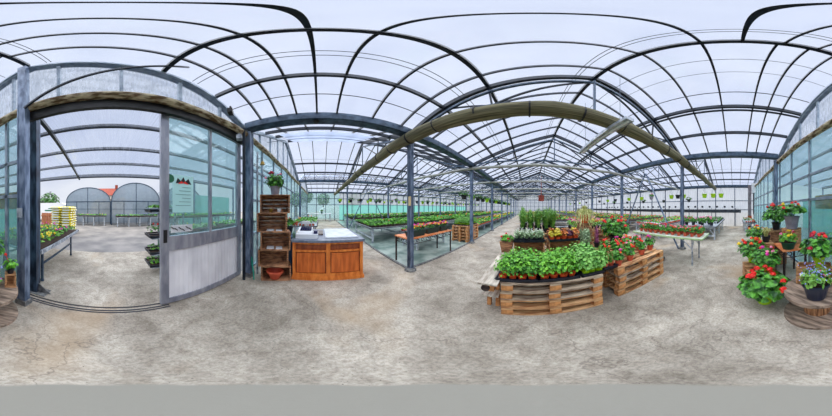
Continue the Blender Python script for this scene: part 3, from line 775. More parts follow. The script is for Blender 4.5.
# spider plant on a stand
t = thing('spider_plant', 'cream-striped spider plant spilling from an orange pot above the crates', 'potted plant', (1.36, 3.0, 1.13))
pot_mb(.12, .2).build('pot', M_orange, t)
g = MB()
for _ in range(300):
    a = rnd.random()*6.28; k = rnd.uniform(.16, .42); zz = rnd.uniform(.02, .2) if k < .28 else rnd.uniform(-.26, .08)
    g.blade((0, 0, .2), (k*math.cos(a)*.5, k*math.sin(a)*.5, .2+.08+rnd.uniform(0, .16)), .014, sag=.2, seg=3)
    g.blade((k*math.cos(a)*.5, k*math.sin(a)*.5, .3+rnd.uniform(-.02, .06)), (k*math.cos(a), k*math.sin(a), .2+zz-.05), .013, sag=.0, seg=3)
g.build('foliage', M_spider, t)
g = MB(); g.bb((-.14, -.14, 0), (.14, .14, .53)); g.bb((-.16, -.16, .53), (.16, .16, .55)); tag(g.build('wooden_box', M_crate, loc=(1.36, 3.0, PT)), 'dark wooden box under the orange-potted spider plant', 'box')
t = herb('potted_cordyline', M_darkpot, mat('leaf_pinkish', (120, 50, 90), (186, 110, 150), 12, .5), .075, .13, .13, .42, 0, .018, 1, 40); t['label'] = 'purple-pink spiky cordyline in a dark pot left of the big red geranium'; t.location = (1.50, 2.62, PT)
# big red geranium
t = geranium('large_geranium', .17, .2, M_darkpot, .38, .46, 480, .045, 13, (M_red,), 'large bushy red geranium in a black pot on the pallets', br=.048)
t.location = (2.10, 2.70, PT)
# climbing ones behind (lime pot)
t = geranium('potted_geranium', .1, .15, M_lime, .18, .24, 160, .035, 4, (M_red,), 'red geranium in a lime pot behind the big black-potted one', br=.03); t.location = (2.42, 3.15, PT+.15-.15)
stack(2.62, 3.65, 4, (0, 0, 0, 0), 'small end stack behind the big red geranium', R(90))

# ------------------------------------------------------------ small geranium table
t = thing('trestle_table', 'long pale-green edged table full of small red and pink geraniums', 'table', (3.36, 1.85, 0))
g = MB(); g.bb((-.38, -1.07, .735), (.38, 1.07, .76)); g.build('table_top', mat('table_pale', (176, 186, 172), (206, 214, 196), 4, .5), t)
g = MB()
for a, b_ in (((-.39, -1.08, .725), (-.375, 1.08, .765)), ((.375, -1.08, .725), (.39, 1.08, .765)), ((-.39, -1.085, .725), (.39, -1.07, .765)), ((-.39, 1.07, .725), (.39, 1.085, .765))): g.bb(a, b_)
g.build('edge_strip', mat('pale_green_edge', (176, 206, 150), rough=.5), t)
for sx in (-1, 1):
    for sy in (-1, 1):
        g = MB(); g.tube([(sx*.3, sy*.8, 0), (sx*.3, sy*.8, .73)], .022, 8); g.tube([(sx*.3, sy*.8, .45), (sx*.3, sy*.5, .73)], .012, 6); g.tube([(sx*.3, sy*.8, .5), (sx*.08, sy*.8, .73)], .012, 6); g.build('leg', M_galv, t)
n = 0
for r_ in range(3):
    for k in range(11):
        kk = (0, 1, 3, 0, 2, 4, 5, 3)[(r_*3+k*5) % 8]
        SG[kk].put((3.2+r_*.17, .92+k*.185, .76), rnd.random()*6, '%s potted geranium, %s from the near end, %s row of the long table' % (CN[kk], ORD[k], ORD[r_]), 'small geraniums on the long table', rnd.uniform(.82, 1.0))
g = MB(); g.lathe([(.28, 0), (.3, .08), (.28, .1), (.25, .04)], n=20); tag(g.build('rubber_basin', M_black, loc=(2.95, 2.1, 0)), 'low black basin on the ground under the long geranium table', 'basin')

# ------------------------------------------------------------ benches with beds of plants
def bench(x0, y0, x1, y1, z, label, along='y', legs=1.7, rim=.04, cat='bench'):
    t = thing('plant_bench', label, cat, ((x0+x1)/2, (y0+y1)/2, 0)); w, d = (x1-x0)/2, (y1-y0)/2
    g = MB(); g.bb((-w, -d, z-.03), (w, d, z)); g.build('bench_top', M_bench, t)
    g = MB()
    for a, b_ in (((-w, -d, z-.05), (w, -d+.03, z+rim-.04)), ((-w, d-.03, z-.05), (w, d, z+rim-.04)), ((-w, -d, z-.05), (-w+.03, d, z+rim-.04)), ((w-.03, -d, z-.05), (w, d, z+rim-.04))): g.bb(a, b_)
    g.build('rim', M_bench, t)
    L_ = d if along == 'y' else w; n = min(14, max(2, int(2*L_/legs)+1)); first = None
    lg = MB()
    hh = (w if along == 'y' else d)-.12
    g = MB(); g.bar((-hh, 0, 0), (-hh, 0, z-.03), .065, .065); g.bar((hh, 0, 0), (hh, 0, z-.03), .065, .065); g.bar((-hh, 0, .2), (hh, 0, .2), .05, .07); g.bar((-hh, 0, z-.1), (hh, 0, z-.1), .04, .06)
    g.bar((-hh, 0, .22), (-hh+.3, 0, z-.08), .03, .03); g.bar((hh, 0, .22), (hh-.3, 0, z-.08), .03, .03)
    first = g.build('trestle', M_bench, t)
    for k in range(n):
        p = -L_+.15+k*min(legs, (2*L_-.3)/(n-1)); o = first if k == 0 else first.copy()
        if k: C.objects.link(o)
        if along == 'y': o.location = (0, p, 0)
        else: o.location = (p, 0, 0); o.rotation_euler = (0, 0, math.pi/2)
    return t
def bed(x0, y0, x1, y1, z, label, leafm, flow, dens=110, size=.045, pots=True, fl_d=8, hgt=.13, near=None, cat='bedding plants', potm=None):
    """low plants in rows; nobody could count them"""
    g = MB(); mats = [leafm[0], leafm[-1], potm or M_terra]+list(flow)
    A = (x1-x0)*(y1-y0)
    def sz(y): return size*(1 if near is None else min(2.0, max(1, (y-near)/8+1)))
    n = int(A*dens)
    for _ in range(n):
        y = y0+(y1-y0)*rnd.random() if near is None else y0+(y1-y0)*rnd.random()**1.35; x = rnd.uniform(x0, x1)
        k = math.sin(x*3.1+1)*math.sin(y*2.3+x)
        h = .06+hgt*(.55+.45*abs(math.sin(x*16)*math.sin(y*15)))*rnd.uniform(.5, 1)
        g.leaf((x, y, z+h), (rnd.uniform(-.7, .7), rnd.uniform(-.7, .7), 1), sz(y)*rnd.uniform(.7, 1.2), 0 if k > 0 else 1, 5)
    if flow:
        for _ in range(int(A*fl_d)):
            x = rnd.uniform(x0, x1); y = y0+(y1-y0)*rnd.random()
            c = 3+int((math.sin(int(y/.9)*5.3+int(x/1.3)*2.1)*.5+.5)*.999*len(flow))
            g.ball((x, y, z+.09+hgt*rnd.uniform(.7, 1.05)), .026*(sz(y)/size), c, 5, 3)
    if pots:
        st = .13
        for xx in (x0+.05, x1-.05):
            y = y0+.05
            while y < min(y1, y0+9): g.lathe([(.035, z), (.05, z+.08)], (xx, y, 0), 8, 2); y += st
        for yy in (y0+.05, ):
            x = x0+.05
            while x < x1: g.lathe([(.035, z), (.05, z+.08)], (x, yy, 0), 8, 2); x += st
    if not pots: g.bb((x0+.01, y0+.01, z+.009), (x1-.01, y1-.01, z+.03), len(mats)); mats.append(M_soil)
    o = g.build('bedding_plants', mats); return tag(o, label, cat, kind='stuff')
LG = (M_leaf, M_leaf2)
bench(-7.8, 2.0, -5.0, 29, .66, 'wide grey metal bench beyond the desk, nearest the camera on the left')
bed(-7.7, 2.1, -5.1, 28.9, .66, 'green plug plants in orange pots covering the wide left bench', (M_leaf, M_leaf2), (M_orng, M_red), 300, .034, near=2, fl_d=.7, pots=False, hgt=.13)
bench(-4.4, 6.8, -2.85, 29, .42, 'low grey bench beside the path past the tall pallet stack')
bed(-4.35, 6.9, -2.9, 28.9, .42, 'bedding plants in red pots on the low bench beside the path', LG, (M_yel, M_red), 110, .05, near=6, fl_d=4)
bench(-4.3, 2.9, -3.25, 4.7, .6, 'short grey bench behind the iron table with planters')
bed(-4.25, 2.95, -3.3, 4.65, .6, 'small green plants covering the short bench behind the iron table', LG, (M_yel,), 200, .035, fl_d=2)
bench(-11.9, 2.2, -9.4, 29, .66, 'grey bench in the far left bay, next to the middle posts')
bed(-11.8, 2.3, -9.5, 28.9, .66, 'leafy green plants on the far left bay bench next to the posts', (M_leaf3, M_leaf), (M_pink,), 90, .055, near=2, pots=False, fl_d=.8, hgt=.16)
bench(-14.8, 2.6, -12.6, 29, .66, 'grey bench along the teal netting wall')
bed(-14.7, 2.7, -12.7, 28.9, .66, 'pale green plants on the bench along the teal netting', (M_leaf2, M_leafmint), (M_pink,), 45, .08, near=2, pots=False, fl_d=2)
bench(-7.3, -1.15, -5.1, -.1, .8, 'short bench by the glass wall behind the cash desk')
bed(-7.25, -1.1, -5.15, -.15, .8, 'bright green plants in orange pots behind the cash desk', (M_leaf2, M_leafmint), (M_orng,), 220, .045, fl_d=3, hgt=.2)
# path bay
for i, (a, b_) in enumerate(((8.8, 12.2), (13.2, 16.8), (17.8, 22), (23, 28.5))):
    bench(-.55, a, 3.7, b_, .62, 'pale edged bench across the path bay, %s behind the flower island' % ORD[i])
    bed(-.5, a+.05, 3.65, b_-.05, .62, 'rows of red and pink flowers on the %s cross bench behind the flower island' % ORD[i], LG, (M_red, M_pink, M_orng), 60, .07, pots=False, fl_d=9 if i < 2 else 5)
# right bay
rb = [(.86, 2.55), (3.4, 5.1), (6.0, 7.8), (8.7, 11.5), (12.5, 16), (17, 22), (23, 28.5)]
for i, (a, b_) in enumerate(rb):
    bench(5.85 if i == 0 else 5.2, a, 10.4, b_, .66, 'grey metal bench in the right bay, %s from the entrance wall' % ORD[i], 'x')
    if i:
        bed(5.3, a+.05, 10.35, b_-.05, .66, 'red and pink bedding plants on the %s bench of the right bay' % ORD[i], LG, (M_red, M_pink, M_orng) if i < 4 else (M_pink, M_yel), 70 if i < 4 else 45, .06, pots=i < 2, fl_d=9)
bed(7.0, .95, 10.3, 2.5, .66, 'dark green plants at the back of the bench nearest the right aisle', (M_leaf3, M_leaf), (M_mag, M_wht), 90, .05, fl_d=3, potm=M_darkpot)
# pink geraniums on the near bench corner
PG = Proto(geranium('potted_geranium', .09, .13, M_darkpot, .19, .26, 130, .04, 5, (M_pink,), br=.045)); MG = Proto(geranium('potted_geranium', .09, .13, M_darkpot, .19, .22, 130, .04, 3, (M_mag,), br=.036))
for i, (x, y, p, n_) in enumerate(((6.15, 1.15, PG, 'pale pink'), (6.15, 1.6, PG, 'pale pink'), (6.15, 2.05, MG, 'magenta'), (6.6, 1.35, PG, 'pale pink'), (6.6, 1.85, MG, 'magenta'), (6.15, 2.4, MG, 'magenta'))):
    p.put((x, y, .66), rnd.random()*6, '%s geranium, %s of the six on the corner of the right bay bench' % (n_, ORD[i]), 'pink geraniums on the right bench')
bench(8.0, -1.25, 10.2, -.45, .62, 'small bench of tiny pots at the end of the right aisle against the glass', 'x')
bed(8.05, -1.2, 10.1, -.5, .62, 'tiny pink potted plants on the small bench at the aisle end', (M_leaf3, M_silver), (M_pink, M_red), 120, .04, fl_d=6)
# dark pipes and shelf along the right wall
g = MB(); g.bb((10.55, -.4, 1.12), (10.85, 29, 1.34)); tag(g.build('black_trough', M_black2), 'long black trough running along the right end wall', 'trough')
for y in range(0, 30, 3):
    pass
t = thing('pot_shelf', 'thin metal shelf with small black pots along the right end wall', 'shelf', (10.7, 0, 0)); g = MB(); g.bb((-.15, -.4, 1.5), (.2, 29, 1.53)); g.build('board', M_galv, t)
g = MB()
g.bb((.16, 0, 0), (.2, .04, 1.5)); up0 = g.build('upright', M_steel, t)
for y in range(1, 15):
    c = up0.copy(); C.objects.link(c); c.location = (0, y*2, 0)
pb = None
for k in range(26):
    if pb is None:
        pb = pot_mb(.09, .14).build('small_pot', M_darkpot); tag(pb, 'small black pot on the thin shelf along the right wall', 'pot', 'black pots on the wall shelf'); o = pb
    else: o = pb.copy(); C.objects.link(o)
    o.location = (10.7, .3+k*.62, 1.53)
    o['label'] = 'small black pot on the right wall shelf, %s from the aisle' % ORD[k]
g = MB(); g.bb((10.3, -1.2, 0), (10.5, -.95, 3.3)); g.bb((10.28, -1.22, 0), (10.52, -.93, .9), 1); tag(g.build('service_column', [mat('column_grey', (98, 92, 98), (126, 120, 126), 3, .6), mat('column_rust', (150, 76, 36), rough=.8)]), 'grey service column with a rusty lower part at the right corner', 'column')
t = thing('control_box', 'pale electrical control box high in the right corner', 'electrical box', (9.9, -1.3, 2.62))
g = MB(); g.bb((-.28, -.12, 0), (.28, .12, .72)); g.build('cabinet', M_offwhite, t)
g = MB()
for dx in (-.12, 0, .1): g.tube([(dx, 0, 0), (dx, 0, -.5), (dx-.15, .02, -1.0), (dx-.1, .0, -1.6)], .018, 6)
g.build('cable', M_black, t)

# ------------------------------------------------------------ iron tables
def iron_table(label, x0, y0, x1, y1, z, loc=(0, 0, 0)):
    cx, cy = (x0+x1)/2, (y0+y1)/2; w, d = (x1-x0)/2, (y1-y0)/2
    t = thing('iron_table', label, 'table', (cx, cy, 0))
    g = MB(); g.bb((-w, -d, z-.03), (w, d, z)); g.build('table_top', M_tile, t)
    for sx in (-1, 1):
        for sy in (-1, 1):
            g = MB(); g.bb((sx*(w-.03)-.018, sy*(d-.03)-.018, 0), (sx*(w-.03)+.018, sy*(d-.03)+.018, z-.03)); g.build('leg', M_rust, t)
    g = MB()
    def scroll(p, q):
        p = Vector(p); q = Vector(q); n_ = max(2, int((q-p).length/.16)); dv = (q-p)/n_
        g.tube([p-Vector((0, 0, .13)), q-Vector((0, 0, .13))], .009, 5)
        for k in range(n_):
            c = p+dv*(k+.5); pts = []
            for i in range(11):
                a = i/10*5.2; r_ = .058*(1-i/16)
                pts.append(c+dv.normalized()*(r_*math.cos(a))+Vector((0, 0, -.065+r_*math.sin(a))))
            g.tube(pts, .009, 4)
    zz = z-.03
    scroll((-w+.03, -d+.03, zz), (w-.03, -d+.03, zz)); scroll((-w+.03, d-.03, zz), (w-.03, d-.03, zz)); scroll((-w+.03, -d+.03, zz), (-w+.03, d-.03, zz)); scroll((w-.03, -d+.03, zz), (w-.03, d-.03, zz))
    g.build('scrollwork', M_rust, t)
    return t
iron_table('long rusty iron table with terracotta top and scrolled apron by the first path post', -3.05, 1.93, -2.42, 3.72, .76)
def planter(loc, rz, label, cols, lx=.62):
    t = thing('window_box', label, 'planter', loc, rz, 'window boxes of pansies on the iron table')
    g = MB(); g.box((0, 0, .08), (.18, lx, .16), 0, 0, .82); g.box((0, 0, .155), (.2, lx+.02, .02)); g.build('trough', M_planter, t)
    g = MB(); g.foliage((0, 0, .2), .11, lx/2, .07, 150, .026, low=-.3); g.build('foliage', M_leaf3, t)
    for i in range(16):
        y = -lx/2+.04+(lx-.08)*i/15; g = MB(); c = (rnd.uniform(-.02, .11), y, .24+rnd.uniform(0, .08))
        g.bloom(c, .037, 0, 9); g.build('pansy', cols[i % len(cols)], t)
planter((-2.58, 2.28, .76), .05, 'green window box of pink, yellow and orange pansies, nearest the post', (M_yel, M_mag, M_orng, M_yel))
planter((-2.62, 2.95, .76), 0, 'green window box of pansies in the middle of the iron table', (M_pink, M_red, M_yel, M_orng), .56)
planter((-2.62, 3.48, .76), 0, 'green window box of crimson pansies at the far end of the iron table', (M_dkred, M_mag, M_yel), .4)
# tray of herbs on the tall pallet stack
for k, (x, y) in enumerate(((-2.85, 5.28), (-2.85, 5.62), (-2.85, 5.96))):
    tray(.74, .31, (x, y, .7225), 'black tray of leafy seedlings, %s on the tall pallet stack by the path' % ('front', 'middle', 'rear')[k])
    for r_ in range(2):
        for c in range(5):
            H_lime.put((x-.28+c*.14, y-.07+r_*.14, .7325), rnd.random()*6, 'seedling, %s tray on the tall pallet stack, row %s, %s from left' % (('front', 'middle', 'rear')[k], ('one', 'two')[r_], ORD[c]), 'seedlings on the tall pallet stack', rnd.uniform(.9, 1.2))
g = MB(); g.bb((-.035, -.02, 0), (.035, .0, .2)); tag(g.build('thermometer_box', M_tan, loc=(-2.24, 1.81, 1.55), rz=.0), 'small tan tag box on the first path post', 'tag')

# ------------------------------------------------------------ cash desk
t = thing('cash_desk', 'honey pine cash desk with two panelled doors and grey worktop', 'desk', (-2.48, .155, 0), 0)
W2 = .675; D = 1.0
g = MB(); g.bb((-D, -W2, .05), (-.03, W2, .84)); g.build('carcass', M_desk, t)
g = MB(); g.bb((-D, -W2-.02, 0), (.03, W2+.02, .07)); g.bb((-.03, -W2-.012, .07), (.018, W2+.012, .1)); g.build('plinth', M_desk, t)
for z0, z1 in ((.1, .16), (.64, .68), (.80, .84)):
    g = MB(); g.bb((-.03, -W2, z0), (.012, W2, z1)); g.build('rail', M_desk, t)
for y in (-W2, -.04, W2-.06):
    g = MB(); g.bb((-.03, y, .1), (0.014, y+(.08 if y == -.04 else .06), .84)); g.build('stile', M_desk, t)
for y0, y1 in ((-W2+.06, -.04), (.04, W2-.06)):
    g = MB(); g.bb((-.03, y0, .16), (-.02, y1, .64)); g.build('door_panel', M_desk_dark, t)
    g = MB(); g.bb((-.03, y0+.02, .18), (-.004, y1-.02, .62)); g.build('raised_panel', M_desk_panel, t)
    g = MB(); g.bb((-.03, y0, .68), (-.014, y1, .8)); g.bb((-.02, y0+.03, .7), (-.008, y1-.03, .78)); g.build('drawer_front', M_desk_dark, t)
g = MB(); g.bb((-D-.3, -W2-.03, .84), (.04, W2+.03, .885)); g.build('worktop', M_worktop, t)
# white board on the worktop
g = MB(); g.bb((-.62, -.33, 0), (.52, .33, .02)); tag(g.build('white_board', M_offwhite, loc=(-3.15, .44, .886)), 'pale white board lying on the right half of the grey worktop', 'board')
g = MB(); g.bb((-.25, -.12, 0), (.25, .12, .03)); tag(g.build('document_tray', mat('taupe', (128, 116, 108), rough=.7), loc=(-3.2, -.05, .886)), 'flat taupe mat between the register and the white board', 'mat')
# register
t = thing('cash_register', 'white cash register with navy keys and a small display on the desk', 'cash register', (-2.78, -.26, .886), 0)
g = MB(); g.bb((-.2, -.22, 0), (.2, .22, .09)); g.build('cash_drawer', M_white, t)
g = MB(); g.add([(-.18, -.2, .09), (.14, -.2, .09), (.14, .1, .09), (-.18, .1, .09), (-.18, -.2, .19), (.12, -.2, .12), (.12, .1, .12), (-.18, .1, .19)], [(3, 2, 1, 0), (4, 5, 6, 7), (0, 1, 5, 4), (1, 2, 6, 5), (2, 3, 7, 6), (3, 0, 4, 7)]); g.build('body', M_white, t)
g = MB(); g.add([(-.15, -.16, .187), (.06, -.16, .14), (.06, .08, .14), (-.15, .08, .187)], [(0, 1, 2, 3)])
for i in range(5):
    for j in range(4): g.box((-.12+j*.045, -.13+i*.048, .19-j*.01), (.034, .036, .016))
g.build('keypad', M_navy, t)
g = MB(); g.tube([(-.17, -.05, .15), (-.17, -.05, .26)], .016, 8); g.bb((-.2, -.14, .25), (-.15, .03, .32)); g.build('customer_display', M_white, t)
g = MB(); g.bb((-.04, .13, .09), (.14, .21, .15)); g.build('printer', M_navy, t)
g = MB(); g.lathe([(.03, 0), (.034, .1), (.02, .11), (.018, .13)], n=12); tag(g.build('glass_jar', mat('glass_green', (96, 130, 110), rough=.2), loc=(-2.66, -.53, .886)), 'small green glass jar at the left end of the desk', 'jar')
# blue side panel / stand with plant
g = MB(); g.bb((-.2, -.14, 0), (.2, .13, .86)); g.bb((-.21, -.15, .86), (.21, .14, .885)); tag(g.build('blue_cabinet', M_bluepanel, loc=(-2.9, -.70, 0)), 'narrow blue cabinet between the crate stack and the pine desk', 'cabinet')
t = geranium('potted_impatiens', .11, .19, M_darkpot, .15, .2, 110, .034, 6, (M_red, M_wht), 'red and white flowering plant in a dark pot between crates and desk', br=.02, leafm=M_leaf); t.location = (-2.9, -.71, .886)

# ------------------------------------------------------------ crate tower
fdir = math.atan2(-2.36, -.80)                     # towards the tower
rzc = math.atan2(.80, 2.36)+math.pi/2               # open side faces the camera
names = ['bottom crate of the dark wooden tower, holding an orange bowl', 'second crate up in the dark wooden tower by the corner post', 'middle crate of the dark wooden tower, papers on its floor', 'fourth crate up in the dark wooden tower, papers on its floor', 'top crate of the dark wooden tower, holding small cups']
zc = 0
ux, uy = math.cos(rzc), math.sin(rzc)
for k, (xo, h) in enumerate(((.02, .335), (-.03, .35), (.01, .36), (-.055, .355), (.0, .345))):
    cx, cy = -2.46, -.87
    # shift along the crate's own long axis; positive = to the right in the view
    crate(.56, .34, h, M_crate, names[k], (cx+ux*xo, cy+uy*xo, zc), rzc, slats=4)
    if k == 0:
        g = MB(); g.lathe([(.08, 0), (.085, .01), (.155, .17), (.17, .17), (.17, .2), (.15, .2), (.08, .03)], n=24); tag(g.build('terracotta_bowl', M_terra, loc=(cx+.06, cy+.02, zc+.013)), 'orange bowl in the bottom crate', 'bowl')
    if k in (2, 3):
        g = MB(); g.bb((-.16, -.1, 0), (-.02, .08, .012)); g.bb((.02, -.12, 0), (.14, .06, .01)); tag(g.build('paper_stack', M_offwhite, loc=(cx, cy, zc+.013), rz=rzc), 'flat white papers lying in the %s crate of the tower' % ('middle' if k == 2 else 'fourth'), 'papers')
    if k == 4:
        for j, (dx, mm, nn) in enumerate(((-.06, M_brass, 'brass'), (.1, M_offwhite, 'white'))):
            g = MB(); g.lathe([(.03, 0), (.045, .07), (.04, .07), (.028, .01)], n=14); tag(g.build('cup', mm, loc=(cx+ux*dx+.05, cy+uy*dx, zc+.013)), 'small %s cup inside the top crate' % nn, 'cup')
    zc += h+.001
t = geranium('potted_flowers', .1, .17, M_greypot, .2, .26, 170, .034, 7, (M_dkred, M_dkred, M_pink), 'crimson flowering plant in a grey pot on top of the crate tower', br=.032, leafm=M_leaf, droop=-.7); t.location = (-2.44, -.86, zc)
# bell
t = thing('hanging_bell', 'small brass bell hanging from a bracket above the crates', 'bell', (-2.46, -1.14, 2.42))
g = MB(); g.lathe([(.055, 0), (.045, .02), (.035, .06), (.015, .08), (0, .085)], n=14); g.build('bell_body', M_brass, t)
g = MB(); g.tube([(0, 0, .08), (0, 0, .16), (0, -.13, .16)], .006, 6); g.build('bracket', M_black, t)

# ------------------------------------------------------------ right-hand display
t = thing('cable_spool', 'large weathered wooden cable spool used as a table by the glass wall', 'cable spool', (1.24, -.87, 0), .4)
for z0, nm in ((0, 'lower_disc'), (.41, 'upper_disc')):
    g = MB(); n_ = 9; r_ = .375
    for k in range(n_):
        y0 = -r_+k*2*r_/n_+.002; y1 = y0+2*r_/n_-.004; pts = []
        for y in (y0, y1):
            pass
        segs = 5; top = []; bot = []
        for i in range(segs+1):
            y = y0+(y1-y0)*i/segs; xx = math.sqrt(max(0.0004, r_*r_-y*y)); top.append((xx, y)); bot.append((-xx, y))
        ring = top+bot[::-1]; m_n = len(ring)
        vs = [(a, b_, z0) for a, b_ in ring]+[(a, b_, z0+.045) for a, b_ in ring]
        g.add(vs, [tuple(range(m_n))[::-1], tuple(range(m_n, 2*m_n))]+[(i, (i+1) % m_n, (i+1) % m_n+m_n, i+m_n) for i in range(m_n)])
    g.build(nm, M_spool, t)
g = MB()
for k in range(16):
    a = 2*math.pi*k/16; g.box((.14*math.cos(a), .14*math.sin(a), .2275), (.02, .05, .365), 0, a)
g.build('core', M_spoolcore, t)
for k in range(4):
    a = .8+math.pi/2*k; g = MB(); g.lathe([(.012, .455), (.012, .465), (0, .468)], (.1*math.cos(a), .1*math.sin(a), 0), 6); g.build('bolt', M_rust, t)
ST = .457
# blue-black pot of forget-me-nots
t = thing('potted_forget_me_nots', 'blue forget-me-nots with a white bloom in a blue-black tub on the spool', 'potted plant', (1.09, -.755, ST)); t.scale = (1.15,)*3
g = MB(); g.lathe([(.085, 0), (.118, .16), (.13, .165), (.132, .19), (.115, .19), (.105, .165)], n=24); g.build('tub', M_bluepot, t, smooth=False)
g = MB(); g.lathe([(.112, .165), (0, .17)], n=14); g.build('soil', M_soil, t)
g = MB(); g.foliage((0, 0, .24), .15, .15, .1, 130, .018, low=-.4, long=1.6)
for _ in range(60):
    a = rnd.random()*6.28; k = rnd.uniform(.02, .16); g.tube([(k*.4*math.cos(a), k*.4*math.sin(a), .18), (k*math.cos(a), k*math.sin(a), rnd.uniform(.26, .36))], .002, 4)
g.build('foliage', M_grass, t)
for nm, mm, cnt in (('blue_flowers', M_lav, 90), ('pink_flowers', M_mag, 12)):
    g = MB()
    for _ in range(cnt):
        a = rnd.random()*6.28; k = rnd.uniform(.02, .18); g.ball((k*math.cos(a), k*math.sin(a), rnd.uniform(.25, .38)), .007, 0, 5, 3)
    tag(g.build(nm, mm, t), kind='stuff')
g = MB(); g.bloom((.06, .1, .27), .03); g.build('white_bloom', M_wht, t)
# crate on the spool and lime geranium
crate(.44, .18, .27, M_crate2, 'pale wooden crate standing on the back of the spool', (1.41, -.945, ST), R(235), upright=True, slats=3)
t = geranium('potted_geranium', .085, .14, M_lime, .24, .28, 260, .036, 9, (M_dkred, M_red), 'crimson geranium in a lime pot on the pale crate at the spool', br=.034); t.location = (1.37, -.99, ST+.27)
# little black-lined crate on the right side of the spool
crate(.13, .13, .2, M_crate2, 'small orange-brown crate on the far right of the spool', (1.10, -1.14, ST), R(225), slats=2)
t = herb('potted_geranium', M_darkpot, M_leaf2, .05, .08, .09, .12, 60, .024); t.location = (1.10, -1.14, ST+.201); t['label'] = 'small leafy plant on the orange-brown crate at the glass'
g = MB(); g.bloom((.05, .03, .26), .026); g.tube([(0, 0, .1), (.05, .03, .26)], .003, 4); g.build('flower_head', M_red, t)

# big floor geranium in lime pot
t = geranium('large_geranium', .13, .24, M_lime, .36, .3, 480, .05, 10, (M_red,), 'large red geranium in a lime pot on the ground left of the spool', br=.052, droop=-.55); t.location = (1.72, -.38, 0)
# pale crates carrying two lime-pot geraniums
crate(.5, .3, .30, M_crate2, 'light wooden crate on the ground behind the big red geranium', (2.28, -.46, 0), R(100))
crate(.42, .3, .32, M_crate2, 'light wooden crate nearer the aisle, under the orange-red geranium', (2.62, -.36, 0), R(96))
t = geranium('potted_geranium', .11, .17, M_lime, .32, .34, 330, .042, 11, (M_orng, M_red, M_red, M_yel, M_orng), 'orange-red and yellow flowering geranium in a lime pot at the aisle side', br=.045); t.location = (2.72, -.34, .322)
t = geranium('potted_geranium', .11, .16, M_lime, .27, .3, 300, .04, 8, (M_pink, M_mag, M_pink, M_red), 'pink geranium in a lime pot behind the big red one', br=.038, leafm=M_leaf); t.location = (2.25, -.52, .302)
iron_table('small square iron table with orange top against the glass wall', 2.2, -1.32, 2.78, -.82, .71)
t = geranium('potted_pansies', .15, .14, M_greenpot, .19, .18, 150, .028, 9, (M_yel, M_yel, M_pink, M_dkred), 'yellow and red pansies in a low bottle-green bowl on the iron table', br=.032, leafm=M_leaf2); t.location = (2.32, -.97, .711)
crate(.34, .26, .36, M_crate2, 'slatted pale crate standing on the orange iron table', (2.6, -1.16, .711), R(110), upright=False, slats=5)
t = geranium('potted_geranium', .16, .26, M_greypot, .31, .25, 280, .04, 7, (M_red, M_red, M_yel), 'red geranium in a big grey pot on the slatted crate', br=.04, leafm=M_leaf, droop=-.2); t.location = (2.52, -1.13, 1.072)
# tall group behind
g = MB(); g.bb((-.25, -.2, 0), (.25, .2, .9)); g.bb((-.27, -.22, .9), (.27, .22, .925)); tag(g.build('plant_stand', M_crate, loc=(3.35, -1.05, 0)), 'dark wooden plinth behind the orange iron table', 'plinth')
t = geranium('potted_geranium', .12, .2, M_darkpot, .38, .44, 380, .045, 12, (M_red,), 'tall red geranium on the dark plinth against the glass wall', br=.045); t.location = (3.35, -1.05, .925)
t = herb('spider_plant', M_darkpot, M_spider, .1, .15, .25, .2, 0, .016, 1, 90, None); t['label'] = 'pale striped leafy plant behind the pansy bowl'; t.location = (2.95, -.68, .711)
g = MB(); g.bb((-.2, -.16, 0), (.2, .16, .71)); tag(g.build('plant_stand', M_crate2, loc=(2.98, -.66, 0)), 'pale wooden stand between the iron table and the aisle', 'plinth')
t = geranium('potted_geranium', .12, .18, M_lime, .3, .3, 260, .038, 9, (M_red, M_yel, M_orng), 'mixed red and yellow geranium furthest along the aisle side', br=.04); t.location = (3.55, -.55, .5)
g = MB(); g.bb((-.18, -.16, 0), (.18, .16, .5)); tag(g.build('plant_stand', M_crate2, loc=(3.55, -.55, 0)), 'low pale stand furthest along the aisle side', 'plinth')

# ------------------------------------------------------------ hanging pots
def hang(m, fol, fr=.12):
    t = thing('hanging_pot', 'x', 'hanging pot')
    pot_mb(.13, .2).build('pot', m, t)
    g = MB()
    for k in range(3):
        a = 2.1*k; g.tube([(.13*math.cos(a), .13*math.sin(a), .2), (0, 0, .55)], .004, 4)
    g.tube([(0, 0, .55), (0, 0, 1.3)], .004, 4)
    g.build('hanger', M_steel, t)
    if fol:
        g = MB(); g.foliage((0, 0, .24), fr, fr, fr*.6, 70, .04, low=-.6); g.build('foliage', M_leaf3 if m is M_darkpot else M_leaf2, t)
    return t
HL = Proto(hang(M_lime, False)); HD = Proto(hang(M_darkpot, False)); HDF = Proto(hang(M_darkpot, True, .27)); HLF = Proto(hang(M_lime, True, .15))
HP = Proto(geranium('hanging_pot', .13, .2, M_greypot, .17, .14, 60, .04, 3, (M_pink, M_dkred), cat='hanging pot', br=.04))
seq = [(.75, HL), (1.15, HL), (1.6, HL), (2.75, HL), (3.1, HD), (3.5, HL), (4.9, HP), (5.7, HL), (6.9, HL), (8.5, HD), (9.6, HL), (11, HD), (12.5, HL), (14, HD), (16, HL), (18, HD), (20, HL)]
HNm = {id(HL): 'empty lime green', id(HD): 'empty black', id(HDF): 'leafy black', id(HLF): 'leafy lime', id(HP): 'grey flowering'}
for i, (y, p) in enumerate(seq): p.put((6.6, y, 2.02), rnd.random()*6, '%s hanging pot over the right benches, %s from the aisle' % (HNm[id(p)], ORD[i]), 'pots hanging over the right benches', 1.0)
